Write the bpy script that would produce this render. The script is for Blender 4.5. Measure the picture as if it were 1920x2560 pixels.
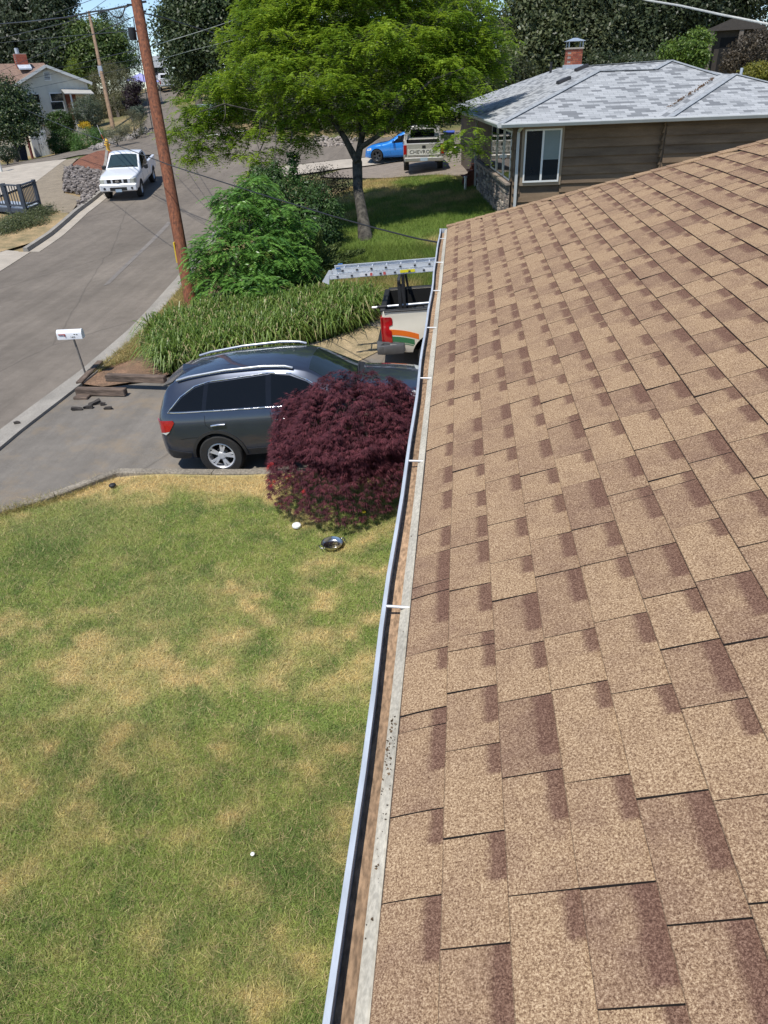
import bpy, bmesh, math, random
import numpy as np
from mathutils import Vector, Matrix
from mathutils.geometry import delaunay_2d_cdt
random.seed(7); rng = np.random.default_rng(7)
for o in list(bpy.data.objects): bpy.data.objects.remove(o)
scn = bpy.context.scene; COL = scn.collection
R_ = math.radians
# ------------------------------------------------------------------ camera
F_ = 1775.0; CZ = 5.6
def _n(v): v = np.array(v, float); return v/np.linalg.norm(v)
_d = _n([(1075-960)/F_, (4203-1280)/F_, 1]); _y = _n([(1155-960)/F_, (195-1280)/F_, 1]); _y = _n(_y-_d*(_y@_d))
CM = np.array([np.cross(_y, -_d), _y, -_d])          # world = CM @ camera(right, down, forward)
cam = bpy.data.cameras.new('camera'); camo = bpy.data.objects.new('camera', cam); COL.objects.link(camo)
cam.sensor_fit = 'VERTICAL'; cam.sensor_height = 24; cam.lens = 24*F_/2560; cam.clip_start = .05; cam.clip_end = 2000
mw = Matrix.Identity(4)
for i in range(3):
    mw[i][0] = CM[i, 0]; mw[i][1] = -CM[i, 1]; mw[i][2] = -CM[i, 2]
mw[2][3] = CZ; camo.matrix_world = mw; scn.camera = camo
# ------------------------------------------------------------------ light
SUN = _n([-.27, -.35, .90])
world = bpy.data.worlds.new('World'); scn.world = world; world.use_nodes = True
nt = world.node_tree; bg = nt.nodes['Background']; sky = nt.nodes.new('ShaderNodeTexSky'); sky.sky_type = 'NISHITA'; sky.sun_disc = False
sky.sun_elevation = math.asin(SUN[2]); sky.sun_rotation = math.atan2(SUN[0], SUN[1]); sky.air_density = .75; sky.dust_density = 0.; sky.ozone_density = 3.0; sky.altitude = 300
nt.links.new(sky.outputs[0], bg.inputs[0]); bg.inputs[1].default_value = .14
sl = bpy.data.lights.new('sun', 'SUN'); so = bpy.data.objects.new('sun', sl); COL.objects.link(so)
sl.energy = 4.0; sl.angle = R_(.5); sl.color = (1, .955, .89)
so.rotation_euler = Vector(-SUN).to_track_quat('-Z', 'Y').to_euler(); so.location = (-20, -15, 40)
scn.view_settings.view_transform = 'Standard'; scn.view_settings.look = 'None'; scn.view_settings.gamma = 1; scn.view_settings.exposure = 0.23
# ------------------------------------------------------------------ ground height and pixel helpers
CP = np.array([(-8.8,-12,-.4),(-8.8,4,-.1),(-8.8,12,0),(-8.8,20,.2),(-16.7,20,.15),(-16.7,6,-.1),(-17,-12,-.5),(-9,30,.6),(-17,30,.5),(-18,36.5,.95),(-9.5,38,1.05),
(-3.8,11.1,-.03),(-1.4,15,.1),(-.5,11.1,.38),(4,11,.7),(-6,14,.05),(-5.8,9,-.02),(-3,18.8,.45),(.5,18.8,.7),(-6,20,.4),(-3,24,1.2),(1.3,24,1.5),(6,23,1.8),(14,20,2.4),(-7,28,.75),(1,30,1.55),
(-1.8,38.5,1.75),(6,37,2.3),(-5,43,1.4),(2,48,2.4),(-5,48,2.0),(-12,50,2.5),(-5,57,4.1),(3,57,4.3),(12,56,4.2),(30,60,5),(45,40,5),(30,20,3.4),(25,0,2),(0,85,6.4),(30,95,7.5),(60,80,8),(-15,75,5),
(-18.5,57,2.9),(-25,68,3.6),(-31,90,4.5),(-35.4,97,5.2),(-50,130,6),(-22.6,49.5,2.1),(-35.2,63.9,1.15),(-26,45,1.55),(-21,38,1.2),(-22,30,.7),(-35,45,1.2),(-50,60,1.0),(-60,40,.5),(-40,20,-.2),(-30,0,-.6),(-60,0,-1),(-80,80,1),(-70,120,3),(60,0,4),(0,-12,.2),(70,130,10),(0,130,8)], float)
def _U(r2): return np.where(r2 > 0, r2*np.log(r2+1e-12), 0)
_P = CP[:, :2]; _k = len(CP)
_Q = np.c_[np.ones(_k), _P]
_s = np.linalg.solve(np.block([[_U(((_P[:, None]-_P[None])**2).sum(-1))+np.eye(_k)*8., _Q], [_Q.T, np.zeros((3, 3))]]), np.r_[CP[:, 2], 0, 0, 0])
def G(x, y):
    x = np.asarray(x, float); y = np.asarray(y, float)
    return _U((x[..., None]-_P[:, 0])**2+(y[..., None]-_P[:, 1])**2)@_s[:_k]+_s[_k]+_s[_k+1]*x+_s[_k+2]*y
def ray(px, py): return CM@_n([(px-960)/F_, (py-1280)/F_, 1])
def at(px, py, depth):                                # point on a pixel's ray at a camera depth
    return CM@np.array([(px-960)/F_*depth, (py-1280)/F_*depth, depth])+np.array([0, 0, CZ])
def gp(px, py, dz=0.):                                # point where a pixel's ray meets the ground
    r = ray(px, py); t = np.linspace(4, 150, 2500); p = r[None]*t[:, None]
    h = p[:, 2]+CZ-G(p[:, 0], p[:, 1])-dz; i = int(np.argmax(h < 0))
    t0 = t[i-1]+(t[i]-t[i-1])*h[i-1]/(h[i-1]-h[i]); q = r*t0; return np.array([q[0], q[1], q[2]+CZ])
def gxy(px, py): q = gp(px, py); return (q[0], q[1])
# ------------------------------------------------------------------ noise in numpy
def vnoise(x, y, seed=0):
    xi = np.floor(x).astype(int); yi = np.floor(y).astype(int); fx = x-xi; fy = y-yi
    def h(a, b):
        n = (a*374761393+b*668265263+seed*974711) & 0x7fffffff; n = ((n ^ (n >> 13))*1274126177) & 0x7fffffff; return ((n ^ (n >> 16)) & 0xffff)/65535.
    fx = fx*fx*(3-2*fx); fy = fy*fy*(3-2*fy)
    return (h(xi, yi)*(1-fx)+h(xi+1, yi)*fx)*(1-fy)+(h(xi, yi+1)*(1-fx)+h(xi+1, yi+1)*fx)*fy
def fbm(x, y, s, seed=0, o=4):
    a = 0; w = 0; f = 1/s; g = 1.
    for i in range(o): a = a+g*vnoise(x*f+13.7*i, y*f-7.1*i, seed+i); w += g; f *= 2.1; g *= .55
    return a/w
def sst(a, b, x): t = np.clip((x-a)/(b-a), 0, 1); return t*t*(3-2*t)
# ------------------------------------------------------------------ materials
MATS = {}
def newmat(name):
    m = bpy.data.materials.new(name); m.use_nodes = True; return m, m.node_tree, m.node_tree.nodes['Principled BSDF']
def _noise(t, scale, detail=4, rough=.6, co=None):
    n = t.nodes.new('ShaderNodeTexNoise'); n.inputs['Scale'].default_value = scale; n.inputs['Detail'].default_value = detail; n.inputs['Roughness'].default_value = rough
    if co is not None: t.links.new(co, n.inputs['Vector'])
    return n.outputs['Fac']
def _ramp(t, fac, stops):
    r = t.nodes.new('ShaderNodeValToRGB'); e = r.color_ramp.elements
    while len(e) < len(stops): e.new(.5)
    for q, (p, c) in zip(e, stops): q.position = p; q.color = tuple(c)+(1,) if len(c) == 3 else c
    t.links.new(fac, r.inputs[0]); return r.outputs[0]
def _mix(t, fac, a, b, mode='MIX'):
    m = t.nodes.new('ShaderNodeMix'); m.data_type = 'RGBA'; m.blend_type = mode
    for i, v in ((0, fac), (6, a), (7, b)):
        if isinstance(v, bpy.types.NodeSocket): t.links.new(v, m.inputs[i])
        else: m.inputs[i].default_value = v if i == 0 else (tuple(v)+(1,) if len(v) == 3 else v)
    return m.outputs[2]
def _math(t, op, a, b=0., c=0.):
    m = t.nodes.new('ShaderNodeMath'); m.operation = op
    for i, v in enumerate((a, b, c)):
        if isinstance(v, bpy.types.NodeSocket): t.links.new(v, m.inputs[i])
        else: m.inputs[i].default_value = v
    return m.outputs[0]
def _obj(t): return t.nodes.new('ShaderNodeTexCoord').outputs['Object']
def _bump(t, b, h, s, d=.01):
    n = t.nodes.new('ShaderNodeBump'); n.inputs['Strength'].default_value = s; n.inputs['Distance'].default_value = d; t.links.new(h, n.inputs['Height']); t.links.new(n.outputs[0], b.inputs['Normal'])
def mat(name, col, rough=.6, var=.18, scale=6., bump=0., bscale=60., metal=0., coat=0., col2=None, spec=.5, stretch=None, fine=0., fscale=200.):
    if name in MATS: return MATS[name]
    m, t, b = newmat(name); co = _obj(t)
    if stretch:
        mp = t.nodes.new('ShaderNodeMapping'); mp.inputs['Scale'].default_value = stretch; t.links.new(co, mp.inputs[0]); co = mp.outputs[0]
    c1 = tuple(min(1, v*(1+var)) for v in col); c0 = tuple(v*(1-var) for v in (col2 or col))
    c = _ramp(t, _noise(t, scale, 5, .6, co), [(.3, c0), (.7, c1)])
    if fine: c = _mix(t, 1., c, _ramp(t, _noise(t, fscale, 2, .6, co), [(.35, (1-fine,)*3), (.65, (1+fine,)*3)]), 'MULTIPLY')
    t.links.new(c, b.inputs['Base Color']); b.inputs['Roughness'].default_value = rough; b.inputs['Metallic'].default_value = metal
    b.inputs['Coat Weight'].default_value = coat; b.inputs['Coat Roughness'].default_value = .03; b.inputs['Specular IOR Level'].default_value = spec
    if bump: _bump(t, b, _noise(t, bscale, 4, .6, co), bump, .01)
    MATS[name] = m; return m
def leafmat(name, rough=.45, trans=.35, spec=.4):
    if name in MATS: return MATS[name]
    m, t, b = newmat(name); a = t.nodes.new('ShaderNodeAttribute'); a.attribute_name = 'Col'
    t.links.new(a.outputs['Color'], b.inputs['Base Color']); b.inputs['Roughness'].default_value = rough; b.inputs['Specular IOR Level'].default_value = spec
    tr = t.nodes.new('ShaderNodeBsdfTranslucent'); hs = t.nodes.new('ShaderNodeHueSaturation'); hs.inputs['Value'].default_value = 1.25; hs.inputs['Hue'].default_value = .49
    t.links.new(a.outputs['Color'], hs.inputs['Color']); t.links.new(hs.outputs[0], tr.inputs[0])
    mx = t.nodes.new('ShaderNodeMixShader'); mx.inputs[0].default_value = trans; t.links.new(b.outputs[0], mx.inputs[1]); t.links.new(tr.outputs[0], mx.inputs[2])
    t.links.new(mx.outputs[0], t.nodes['Material Output'].inputs[0]); MATS[name] = m; return m
def attrmat(name, rough=.9, fine=.25, fscale=90., bump=.3):
    if name in MATS: return MATS[name]
    m, t, b = newmat(name); a = t.nodes.new('ShaderNodeAttribute'); a.attribute_name = 'Col'; co = _obj(t)
    c = _mix(t, 1., a.outputs['Color'], _ramp(t, _noise(t, fscale, 4, .7, co), [(.3, (1-fine,)*3), (.7, (1+fine,)*3)]), 'MULTIPLY')
    t.links.new(c, b.inputs['Base Color']); b.inputs['Roughness'].default_value = rough; b.inputs['Specular IOR Level'].default_value = .2
    if bump: _bump(t, b, _noise(t, fscale, 3, .6, co), bump, .02)
    MATS[name] = m; return m
# ------------------------------------------------------------------ mesh helpers
def link(name, me, parent=None, m=None):
    o = bpy.data.objects.new(name, me); COL.objects.link(o)
    if parent is not None: o.parent = parent
    if m is not None:
        for q in (m if isinstance(m, (list, tuple)) else [m]): me.materials.append(q)
    return o
def tag(o, label, cat, group=None, kind=None):
    if label: o['label'] = label
    if cat: o['category'] = cat
    if group: o['group'] = group
    if kind: o['kind'] = kind
    return o
def struct(o): o['kind'] = 'structure'; return o
def empty(name, loc, rz=0., ry=0., rx=0.):
    o = bpy.data.objects.new(name, None); COL.objects.link(o); o.location = loc; o.rotation_euler = (rx, ry, rz); o.empty_display_size = .2; return o
class MB:
    def __init__(s): s.v = []; s.f = []; s.mi = []
    def add(s, v, f, mi=0):
        b = len(s.v); s.v += [tuple(map(float, q)) for q in v]; s.f += [tuple(b+i for i in q) for q in f]; s.mi += [mi]*len(f); return s
    def box(s, lo, hi, mi=0, rot=None, org=(0, 0, 0)):
        v = [(x, y, z) for z in (lo[2], hi[2]) for y in (lo[1], hi[1]) for x in (lo[0], hi[0])]
        if rot is not None: v = [tuple(rot@Vector(q)+Vector(org)) for q in v]
        return s.add(v, [(0, 2, 3, 1), (4, 5, 7, 6), (0, 1, 5, 4), (2, 6, 7, 3), (0, 4, 6, 2), (1, 3, 7, 5)], mi)
    def bar(s, a, b, w, h, up=(0, 0, 1), mi=0):
        a = Vector(a); b = Vector(b); d = (b-a).normalized(); u = Vector(up); sd = d.cross(u).normalized()*w/2; u = sd.cross(d).normalized()*h/2
        v = [a-sd-u, a+sd-u, a+sd+u, a-sd+u, b-sd-u, b+sd-u, b+sd+u, b-sd+u]
        return s.add(v, [(0, 1, 2, 3), (4, 7, 6, 5), (0, 4, 5, 1), (1, 5, 6, 2), (2, 6, 7, 3), (3, 7, 4, 0)], mi)
    def tube(s, pts, r, n=8, mi=0, cap=True):
        pts = [Vector(p) for p in pts]; k = len(pts); rr = [r]*k if np.isscalar(r) else r; v = []
        up = Vector((0, 0, 1)); d0 = (pts[1]-pts[0]).normalized()
        if abs(d0.z) > .9: up = Vector((1, 0, 0))
        for i in range(k):
            d = (pts[min(i+1, k-1)]-pts[max(i-1, 0)]).normalized(); a = d.cross(up).normalized(); b = a.cross(d)
            for j in range(n): t = 2*math.pi*j/n; v.append(pts[i]+(a*math.cos(t)+b*math.sin(t))*rr[i])
        f = [(i*n+j, i*n+(j+1) % n, (i+1)*n+(j+1) % n, (i+1)*n+j) for i in range(k-1) for j in range(n)]
        if cap: f += [tuple(range(n))[::-1], tuple((k-1)*n+j for j in range(n))]
        return s.add(v, f, mi)
    def lathe(s, prof, n=24, org=(0, 0, 0), axis='z', mi=0, closed=False):
        v = []; k = len(prof)
        for r, h in prof:
            for j in range(n):
                t = 2*math.pi*j/n; c, q = r*math.cos(t), r*math.sin(t)
                p = (c, q, h) if axis == 'z' else ((c, h, q) if axis == 'y' else (h, c, q)); v.append((p[0]+org[0], p[1]+org[1], p[2]+org[2]))
        f = [(i*n+j, i*n+(j+1) % n, (i+1)*n+(j+1) % n, (i+1)*n+j) for i in range(k-1) for j in range(n)]
        if closed: f += [((k-1)*n+j, (k-1)*n+(j+1) % n, (j+1) % n, j) for j in range(n)]
        return s.add(v, f, mi)
    def poly(s, pts, mi=0): return s.add(pts, [tuple(range(len(pts)))], mi)
    def prism(s, pts, d, mi=0):
        k = len(pts); d = Vector(d); v = [Vector(p) for p in pts]+[Vector(p)+d for p in pts]
        return s.add(v, [tuple(range(k))[::-1], tuple(range(k, 2*k))]+[(i, (i+1) % k, k+(i+1) % k, k+i) for i in range(k)], mi)
    def build(s, name, m=None, parent=None, smooth=None, bevel=0.):
        me = bpy.data.meshes.new(name); me.from_pydata(s.v, [], s.f)
        bm = bmesh.new(); bm.from_mesh(me)
        for f, k in zip(bm.faces, s.mi): f.material_index = k
        bmesh.ops.recalc_face_normals(bm, faces=bm.faces)
        if bevel: bmesh.ops.bevel(bm, geom=bm.edges[:], offset=bevel, segments=1, affect='EDGES', clamp_overlap=True)
        bm.to_mesh(me); bm.free()
        if smooth is not None:
            me.polygons.foreach_set('use_smooth', [True]*len(me.polygons)); me.set_sharp_from_angle(angle=R_(smooth))
        me.update(); return link(name, me, parent, m)
def inpoly(P, poly):
    x, y = P[:, 0], P[:, 1]; r = np.zeros(len(P), bool); n = len(poly); j = n-1
    for i in range(n):
        xi, yi = poly[i]; xj, yj = poly[j]
        with np.errstate(divide='ignore', invalid='ignore'): c = ((yi > y) != (yj > y)) & (x < (xj-xi)*(y-yi)/(yj-yi+1e-30)+xi)
        r ^= c; j = i
    return r
def densify(poly, step, closed=True):
    out = []; n = len(poly)
    for i in range(n if closed else n-1):
        a = np.array(poly[i], float); b = np.array(poly[(i+1) % n], float); k = max(1, int(np.linalg.norm(b-a)/step))
        out += [tuple(a+(b-a)*j/k) for j in range(k)]
    if not closed: out.append(tuple(poly[-1]))
    return out
def cdt(poly, step, grid=None):
    b = densify(poly, step); P = np.array(b); lo = P.min(0); hi = P.max(0); g = grid or step
    xs = np.arange(lo[0]+g/2, hi[0], g); ys = np.arange(lo[1]+g/2, hi[1], g); X, Y = np.meshgrid(xs, ys); q = np.c_[X.ravel(), Y.ravel()]
    if len(q):
        q = q[inpoly(q, poly)]
        if len(q):
            keep = np.ones(len(q), bool)
            for i in range(0, len(q), 4000): keep[i:i+4000] = (((q[i:i+4000, None]-P[None])**2).sum(-1).min(1) > (g*.35)**2)
            q = q[keep]
    V = [Vector(p) for p in b]+[Vector(p) for p in q]; n = len(b)
    r = delaunay_2d_cdt(V, [(i, (i+1) % n) for i in range(n)], [list(range(n))], 1, 1e-6)
    return np.array([tuple(p) for p in r[0]]), r[2]
def drape(name, poly, step, m, off, zf=None, grid=None, colf=None, parent=None):
    P, f = cdt(poly, step, grid); z = (zf or G)(P[:, 0], P[:, 1])+off
    me = bpy.data.meshes.new(name); me.from_pydata([tuple(q)+(float(h),) for q, h in zip(P, z)], [], [tuple(q) for q in f])
    bm = bmesh.new(); bm.from_mesh(me)
    for q in bm.faces:
        if q.normal.z < 0: q.normal_flip()
    bm.to_mesh(me); bm.free(); me.polygons.foreach_set('use_smooth', [True]*len(me.polygons))
    if colf is not None:
        c = np.ones((len(P), 4)); c[:, :3] = colf(P[:, 0], P[:, 1]); a = me.attributes.new('Col', 'FLOAT_COLOR', 'POINT'); a.data.foreach_set('color', c.ravel())
    return link(name, me, parent, m)
def leafobj(name, V, C, m, parent=None):
    N, k, _ = V.shape; me = bpy.data.meshes.new(name); me.vertices.add(N*k); me.vertices.foreach_set('co', V.astype(np.float32).ravel())
    me.loops.add(N*k); me.loops.foreach_set('vertex_index', np.arange(N*k, dtype=np.int32)); me.polygons.add(N); me.polygons.foreach_set('loop_start', np.arange(0, N*k, k, dtype=np.int32)); me.update(calc_edges=True)
    c = np.ones((N, k, 4), np.float32); c[:, :, :3] = np.clip(C, 0, 1)[:, None]; a = me.attributes.new('Col', 'FLOAT_COLOR', 'POINT'); a.data.foreach_set('color', c.ravel()); return link(name, me, parent, m)
def unit(v): return v/(np.linalg.norm(v, axis=-1, keepdims=True)+1e-9)
def leafq(c, axis, nrm, L, Wd):                       # diamond leaves
    a = unit(axis); s = unit(np.cross(a, nrm)); L = np.broadcast_to(np.asarray(L, float), (len(c),))[:, None]; Wd = np.broadcast_to(np.asarray(Wd, float), (len(c),))[:, None]
    return np.stack([c-a*L/2, c+s*Wd/2-a*L*.05, c+a*L/2, c-s*Wd/2-a*L*.05], 1)
def blobpts(blobs, n, shell=.55):
    w = np.array([b[1][0]*b[1][1]+b[1][1]*b[1][2]+b[1][0]*b[1][2] for b in blobs]); k = rng.choice(len(blobs), n, p=w/w.sum())
    c = np.array([b[0] for b in blobs])[k]; r = np.array([b[1] for b in blobs])[k]; d = unit(rng.normal(size=(n, 3)))
    rad = (shell**3+(1-shell**3)*rng.random(n))**(1/3); lump = 1+.16*np.sin(d[:, 0]*5+k)*np.cos(d[:, 2]*6+2*k)+.10*np.sin(d[:, 1]*11+3*k)
    return c+d*r*(rad*lump)[:, None], d
def crown(name, blobs, n, leaf, cols, m, parent, per=14, spread=.28, up=.5, droop=0., aspect=.5, shell=.55, cvar=.25):
    p, d = blobpts(blobs, n, shell); c = np.repeat(p, per, 0); dd = np.repeat(d, per, 0); N = len(c)
    c = c+rng.normal(size=(N, 3))*spread*np.array([1, 1, .6]); nr = unit(dd*.7+np.array([0, 0, up])+rng.normal(size=(N, 3))*.55)
    ax = unit(np.cross(nr, rng.normal(size=(N, 3))))+np.array([0, 0, -droop]); L = leaf*(.7+.6*rng.random(N))
    cols = np.array(cols); w = np.repeat(rng.random(n), per)[:, None]; cc = cols[0]*(1-w)+cols[1]*w; cc = cc*(1+cvar*(rng.random((N, 1))-.5)*2)
    if len(cols) > 2: q = (rng.random(N) < .12); cc[q] = cols[2]
    return leafobj(name, leafq(c, ax, nr, L, L*aspect), cc, m, parent)
BARK = lambda: mat('bark', (.10, .085, .07), .95, .35, 9, .8, 30, stretch=(1, 1, .25))
def limb(mb, a, b, r0, r1, sag=.12, k=5, n=7):
    a = np.array(a, float); b = np.array(b, float); L = np.linalg.norm(b-a); o = rng.normal(size=3)*sag*L*.5; t = np.linspace(0, 1, k)
    mb.tube([tuple(a+(b-a)*s+o*math.sin(math.pi*s)) for s in t], [r0+(r1-r0)*s for s in t], n)
def tree(name, label, blobs, base, r0, n, leaf, cols, per=14, spread=.3, group=None, cat='tree', up=.5, droop=0., aspect=.5, m=None, fork=None, shell=.55, bark=None, limbs=True):
    e = empty(name, tuple(base)); tag(e, label, cat, group); b = np.array(base); loc = [(np.array(c)-b, r) for c, r in blobs]
    mb = MB(); top = np.mean([c for c, r in loc], 0); f = np.array(fork)-b if fork is not None else top*np.array([.5, .5, .45])
    mb.tube([(0, 0, -.15), tuple(f*.45+rng.normal(size=3)*r0*.5), tuple(f)], [r0*1.25, r0, r0*.8], 9)
    if limbs:
        for c, r in loc:
            limb(mb, f, c, r0*.55, r0*.15)
            for _ in range(3): limb(mb, f*.3+c*.7, c+unit(rng.normal(size=3))*np.array(r)*.8, r0*.22, r0*.05, n=5)
    mb.build('trunk', bark or BARK(), e, 60)
    crown('crown', loc, n, leaf, cols, m or leafmat('leaf'), e, per, spread, up, droop, aspect, shell); return e
def textmesh(name, s, size, m, parent, M4, ext=.002):
    cu = bpy.data.curves.new(name, 'FONT'); cu.body = s; cu.size = size; cu.align_x = 'CENTER'; cu.align_y = 'CENTER'; cu.extrude = ext; cu.resolution_u = 2
    t = bpy.data.objects.new(name+'_tmp', cu); COL.objects.link(t); dg = bpy.context.evaluated_depsgraph_get(); me = bpy.data.meshes.new_from_object(t.evaluated_get(dg)); bpy.data.objects.remove(t); bpy.data.curves.remove(cu)
    me.transform(M4); return link(name, me, parent, m)
# ================================================================== SETTING
xs = np.concatenate([np.arange(-160, -60, 8.), np.arange(-60, 24, 1.), np.arange(24, 121, 6.)]); ys = np.concatenate([np.arange(-24, 72, 1.), np.arange(72, 221, 5.)])
X, Y = np.meshgrid(xs, ys); Zg = G(X, Y)-.03
far = np.clip((np.hypot(np.maximum(np.abs(X+20)-50, 0), np.maximum(Y-90, 0)))/60, 0, 1); Zg = Zg*(1-far)+np.clip(Zg, -2, 26)*far
nx, ny = len(xs), len(ys)
me = bpy.data.meshes.new('ground'); me.from_pydata(np.c_[X.ravel(), Y.ravel(), Zg.ravel()].tolist(), [], [(j*nx+i, j*nx+i+1, (j+1)*nx+i+1, (j+1)*nx+i) for j in range(ny-1) for i in range(nx-1)])
me.polygons.foreach_set('use_smooth', [True]*len(me.polygons))
def col_ground(x, y):
    n = fbm(x, y, 5, 3)[..., None]; m = fbm(x, y, 1.3, 9)[..., None]; a = np.array([.085, .105, .035]); b = np.array([.30, .22, .12]); k = sst(.38, .62, n*.6+m*.4); return a*(1-k)+b*k
c = np.ones((nx*ny, 4)); c[:, :3] = col_ground(X.ravel(), Y.ravel()); a = me.attributes.new('Col', 'FLOAT_COLOR', 'POINT'); a.data.foreach_set('color', c.ravel())
struct(link('ground', me, None, attrmat('soil_grass', .95, .3, 9., .5)))
# asphalt
def asphalt(name, col, worn=.0):
    m, t, b = newmat(name); co = _obj(t); big = _noise(t, .35, 5, .6, co); fine = _noise(t, 120, 2, .7, co); mid = _noise(t, 3.5, 5, .65, co)
    c = _ramp(t, big, [(.3, tuple(v*.82 for v in col)), (.7, tuple(v*1.14 for v in col))]); ms = t.nodes.new('ShaderNodeMapping'); ms.inputs['Scale'].default_value = (1.6, .07, 1); t.links.new(co, ms.inputs[0]); c = _mix(t, 1., c, _ramp(t, _noise(t, 1.3, 5, .65, ms.outputs[0]), [(.3, (.84,)*3), (.7, (1.12,)*3)]), 'MULTIPLY')
    c = _mix(t, 1., c, _ramp(t, mid, [(.25, (.86,)*3), (.75, (1.1,)*3)]), 'MULTIPLY'); c = _mix(t, 1., c, _ramp(t, fine, [(.3, (.72,)*3), (.72, (1.3,)*3)]), 'MULTIPLY')
    if worn: c = _mix(t, _math(t, 'MULTIPLY', _ramp(t, _noise(t, 1.1, 6, .7, co), [(.5, (0,)*3), (.68, (1,)*3)]), worn), c, (.28, .21, .13))
    # fine cracks
    v = t.nodes.new('ShaderNodeTexVoronoi'); v.feature = 'DISTANCE_TO_EDGE'; v.inputs['Scale'].default_value = .23; mp = t.nodes.new('ShaderNodeMapping'); mp.inputs['Scale'].default_value = (1, .45, 1); t.links.new(co, mp.inputs[0])
    mx = t.nodes.new('ShaderNodeMix'); mx.data_type = 'VECTOR'; mx.inputs[0].default_value = .16; t.links.new(mp.outputs[0], mx.inputs[4]); nn = t.nodes.new('ShaderNodeTexNoise'); nn.inputs['Scale'].default_value = .9; nn.inputs['Detail'].default_value = 6; t.links.new(co, nn.inputs['Vector']); t.links.new(nn.outputs['Color'], mx.inputs[5])
    t.links.new(mx.outputs[1], v.inputs['Vector']); c = _mix(t, _ramp(t, v.outputs['Distance'], [(.0, (.35,)*3), (.006, (0,)*3)]), c, (.04, .037, .034))
    t.links.new(c, b.inputs['Base Color']); b.inputs['Roughness'].default_value = .92; b.inputs['Specular IOR Level'].default_value = .25; _bump(t, b, fine, .25, .006); return m
ROAD = [(-8.75,-12),(-8.75,4),(-8.75,11.8),(-8.6,15),(-8.62,18),(-8.9,22.7),(-9.6,28),(-10.3,33),(-10.9,38),(-11.3,41.6),(-10.2,44.6),(-7,46.1),(0,47.8),(7,48.8),(7,51.6),(0,50.6),(-8,50.2),(-12.5,52),(-15.6,55.5),(-18.5,60),(-24.5,71),(-32.2,89),(-35,101),(-41,103),(-37.9,93),(-30.5,77),(-27,66),(-26.2,61.2),(-29.4,60.2),(-31.5,57),(-33,53),(-35,46),(-39,30),(-36,29),(-31.5,41),(-28.6,46.6),(-25.9,51.7),(-23.2,50.9),(-21.3,46),(-19.4,41),(-18.2,38),(-17.7,34),(-16.9,29.8),(-16.2,24.5),(-16.3,10),(-16.7,-12)]
struct(drape('road', ROAD, .8, asphalt('asphalt_road', (.19, .163, .133)), .03, grid=1.0))
DRV = [(-8.75,7.6),(-8.75,11.8),(-8.55,14.1),(-7.9,13.9),(-6.6,14.4),(-5.4,15.7),(-3.4,16.7),(-2.2,17.9),(4,18.2),(4,9.75),(-3.2,9.8),(-5.7,10.05),(-6.45,9.35),(-7.3,8.8)]
struct(drape('driveway', DRV, .35, asphalt('asphalt_drive', (.205, .185, .158), .55), .045, grid=.45))
conc = mat('concrete', (.42, .37, .30), .9, .14, 1.5, .3, 90, fine=.12, fscale=60)
concg = mat('concrete_grey', (.30, .275, .235), .9, .2, 1.2, .35, 90, fine=.2, fscale=45)
# kerb strip at the near side of the road (flat concrete channel with lip)
def sweep(name, path, prof, m, zf=None, step=.5, smooth=None, parent=None):
    p = np.array(densify(path, step, False)); d = np.gradient(p, axis=0); d = d/np.linalg.norm(d, axis=1)[:, None]; nrm = np.c_[d[:, 1], -d[:, 0]]; z = (zf or G)(p[:, 0], p[:, 1]); mb = MB(); k = len(prof)
    v = [(p[i, 0]+nrm[i, 0]*a, p[i, 1]+nrm[i, 1]*a, z[i]+h) for i in range(len(p)) for a, h in prof]
    f = [(i*k+j, i*k+(j+1) % k, (i+1)*k+(j+1) % k, (i+1)*k+j) for i in range(len(p)-1) for j in range(k)]+[tuple(range(k))[::-1], tuple((len(p)-1)*k+j for j in range(k))]
    return mb.add(v, f).build(name, m, parent, smooth)
NC = [(-8.75,-12),(-8.75,4),(-8.75,11.8),(-8.6,15),(-8.62,18),(-8.9,22.7),(-9.6,28),(-10.3,33),(-10.9,38)]
struct(sweep('kerb', NC, [(-.10, -.1), (-.10, .045), (.05, .05), (.28, .075), (.42, .10), (.42, -.1)], concg))
FC = [(-16.7,-12),(-16.3,10),(-16.2,24.5),(-16.55,27.2),(-16.9,29.8),(-17.7,34),(-18.2,38),(-19.4,41),(-21.3,46),(-23.2,50.6)]
struct(sweep('kerb', FC[:4], [(-.35, -.1), (-.35, .04), (-.02, .05), (.25, .07), (.3, -.1)][::-1] and [(.1, -.1), (.1, .045), (-.15, .06), (-.45, .075), (-.45, -.1)], conc))
struct(sweep('kerb', FC[3:], [(.08, -.1), (.02, .20), (-.14, .21), (-.16, -.1)], concg))
struct(sweep('kerb_channel', FC[3:7], [(.45, -.1), (.45, .038), (.06, .06), (.06, -.1)], conc))
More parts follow.
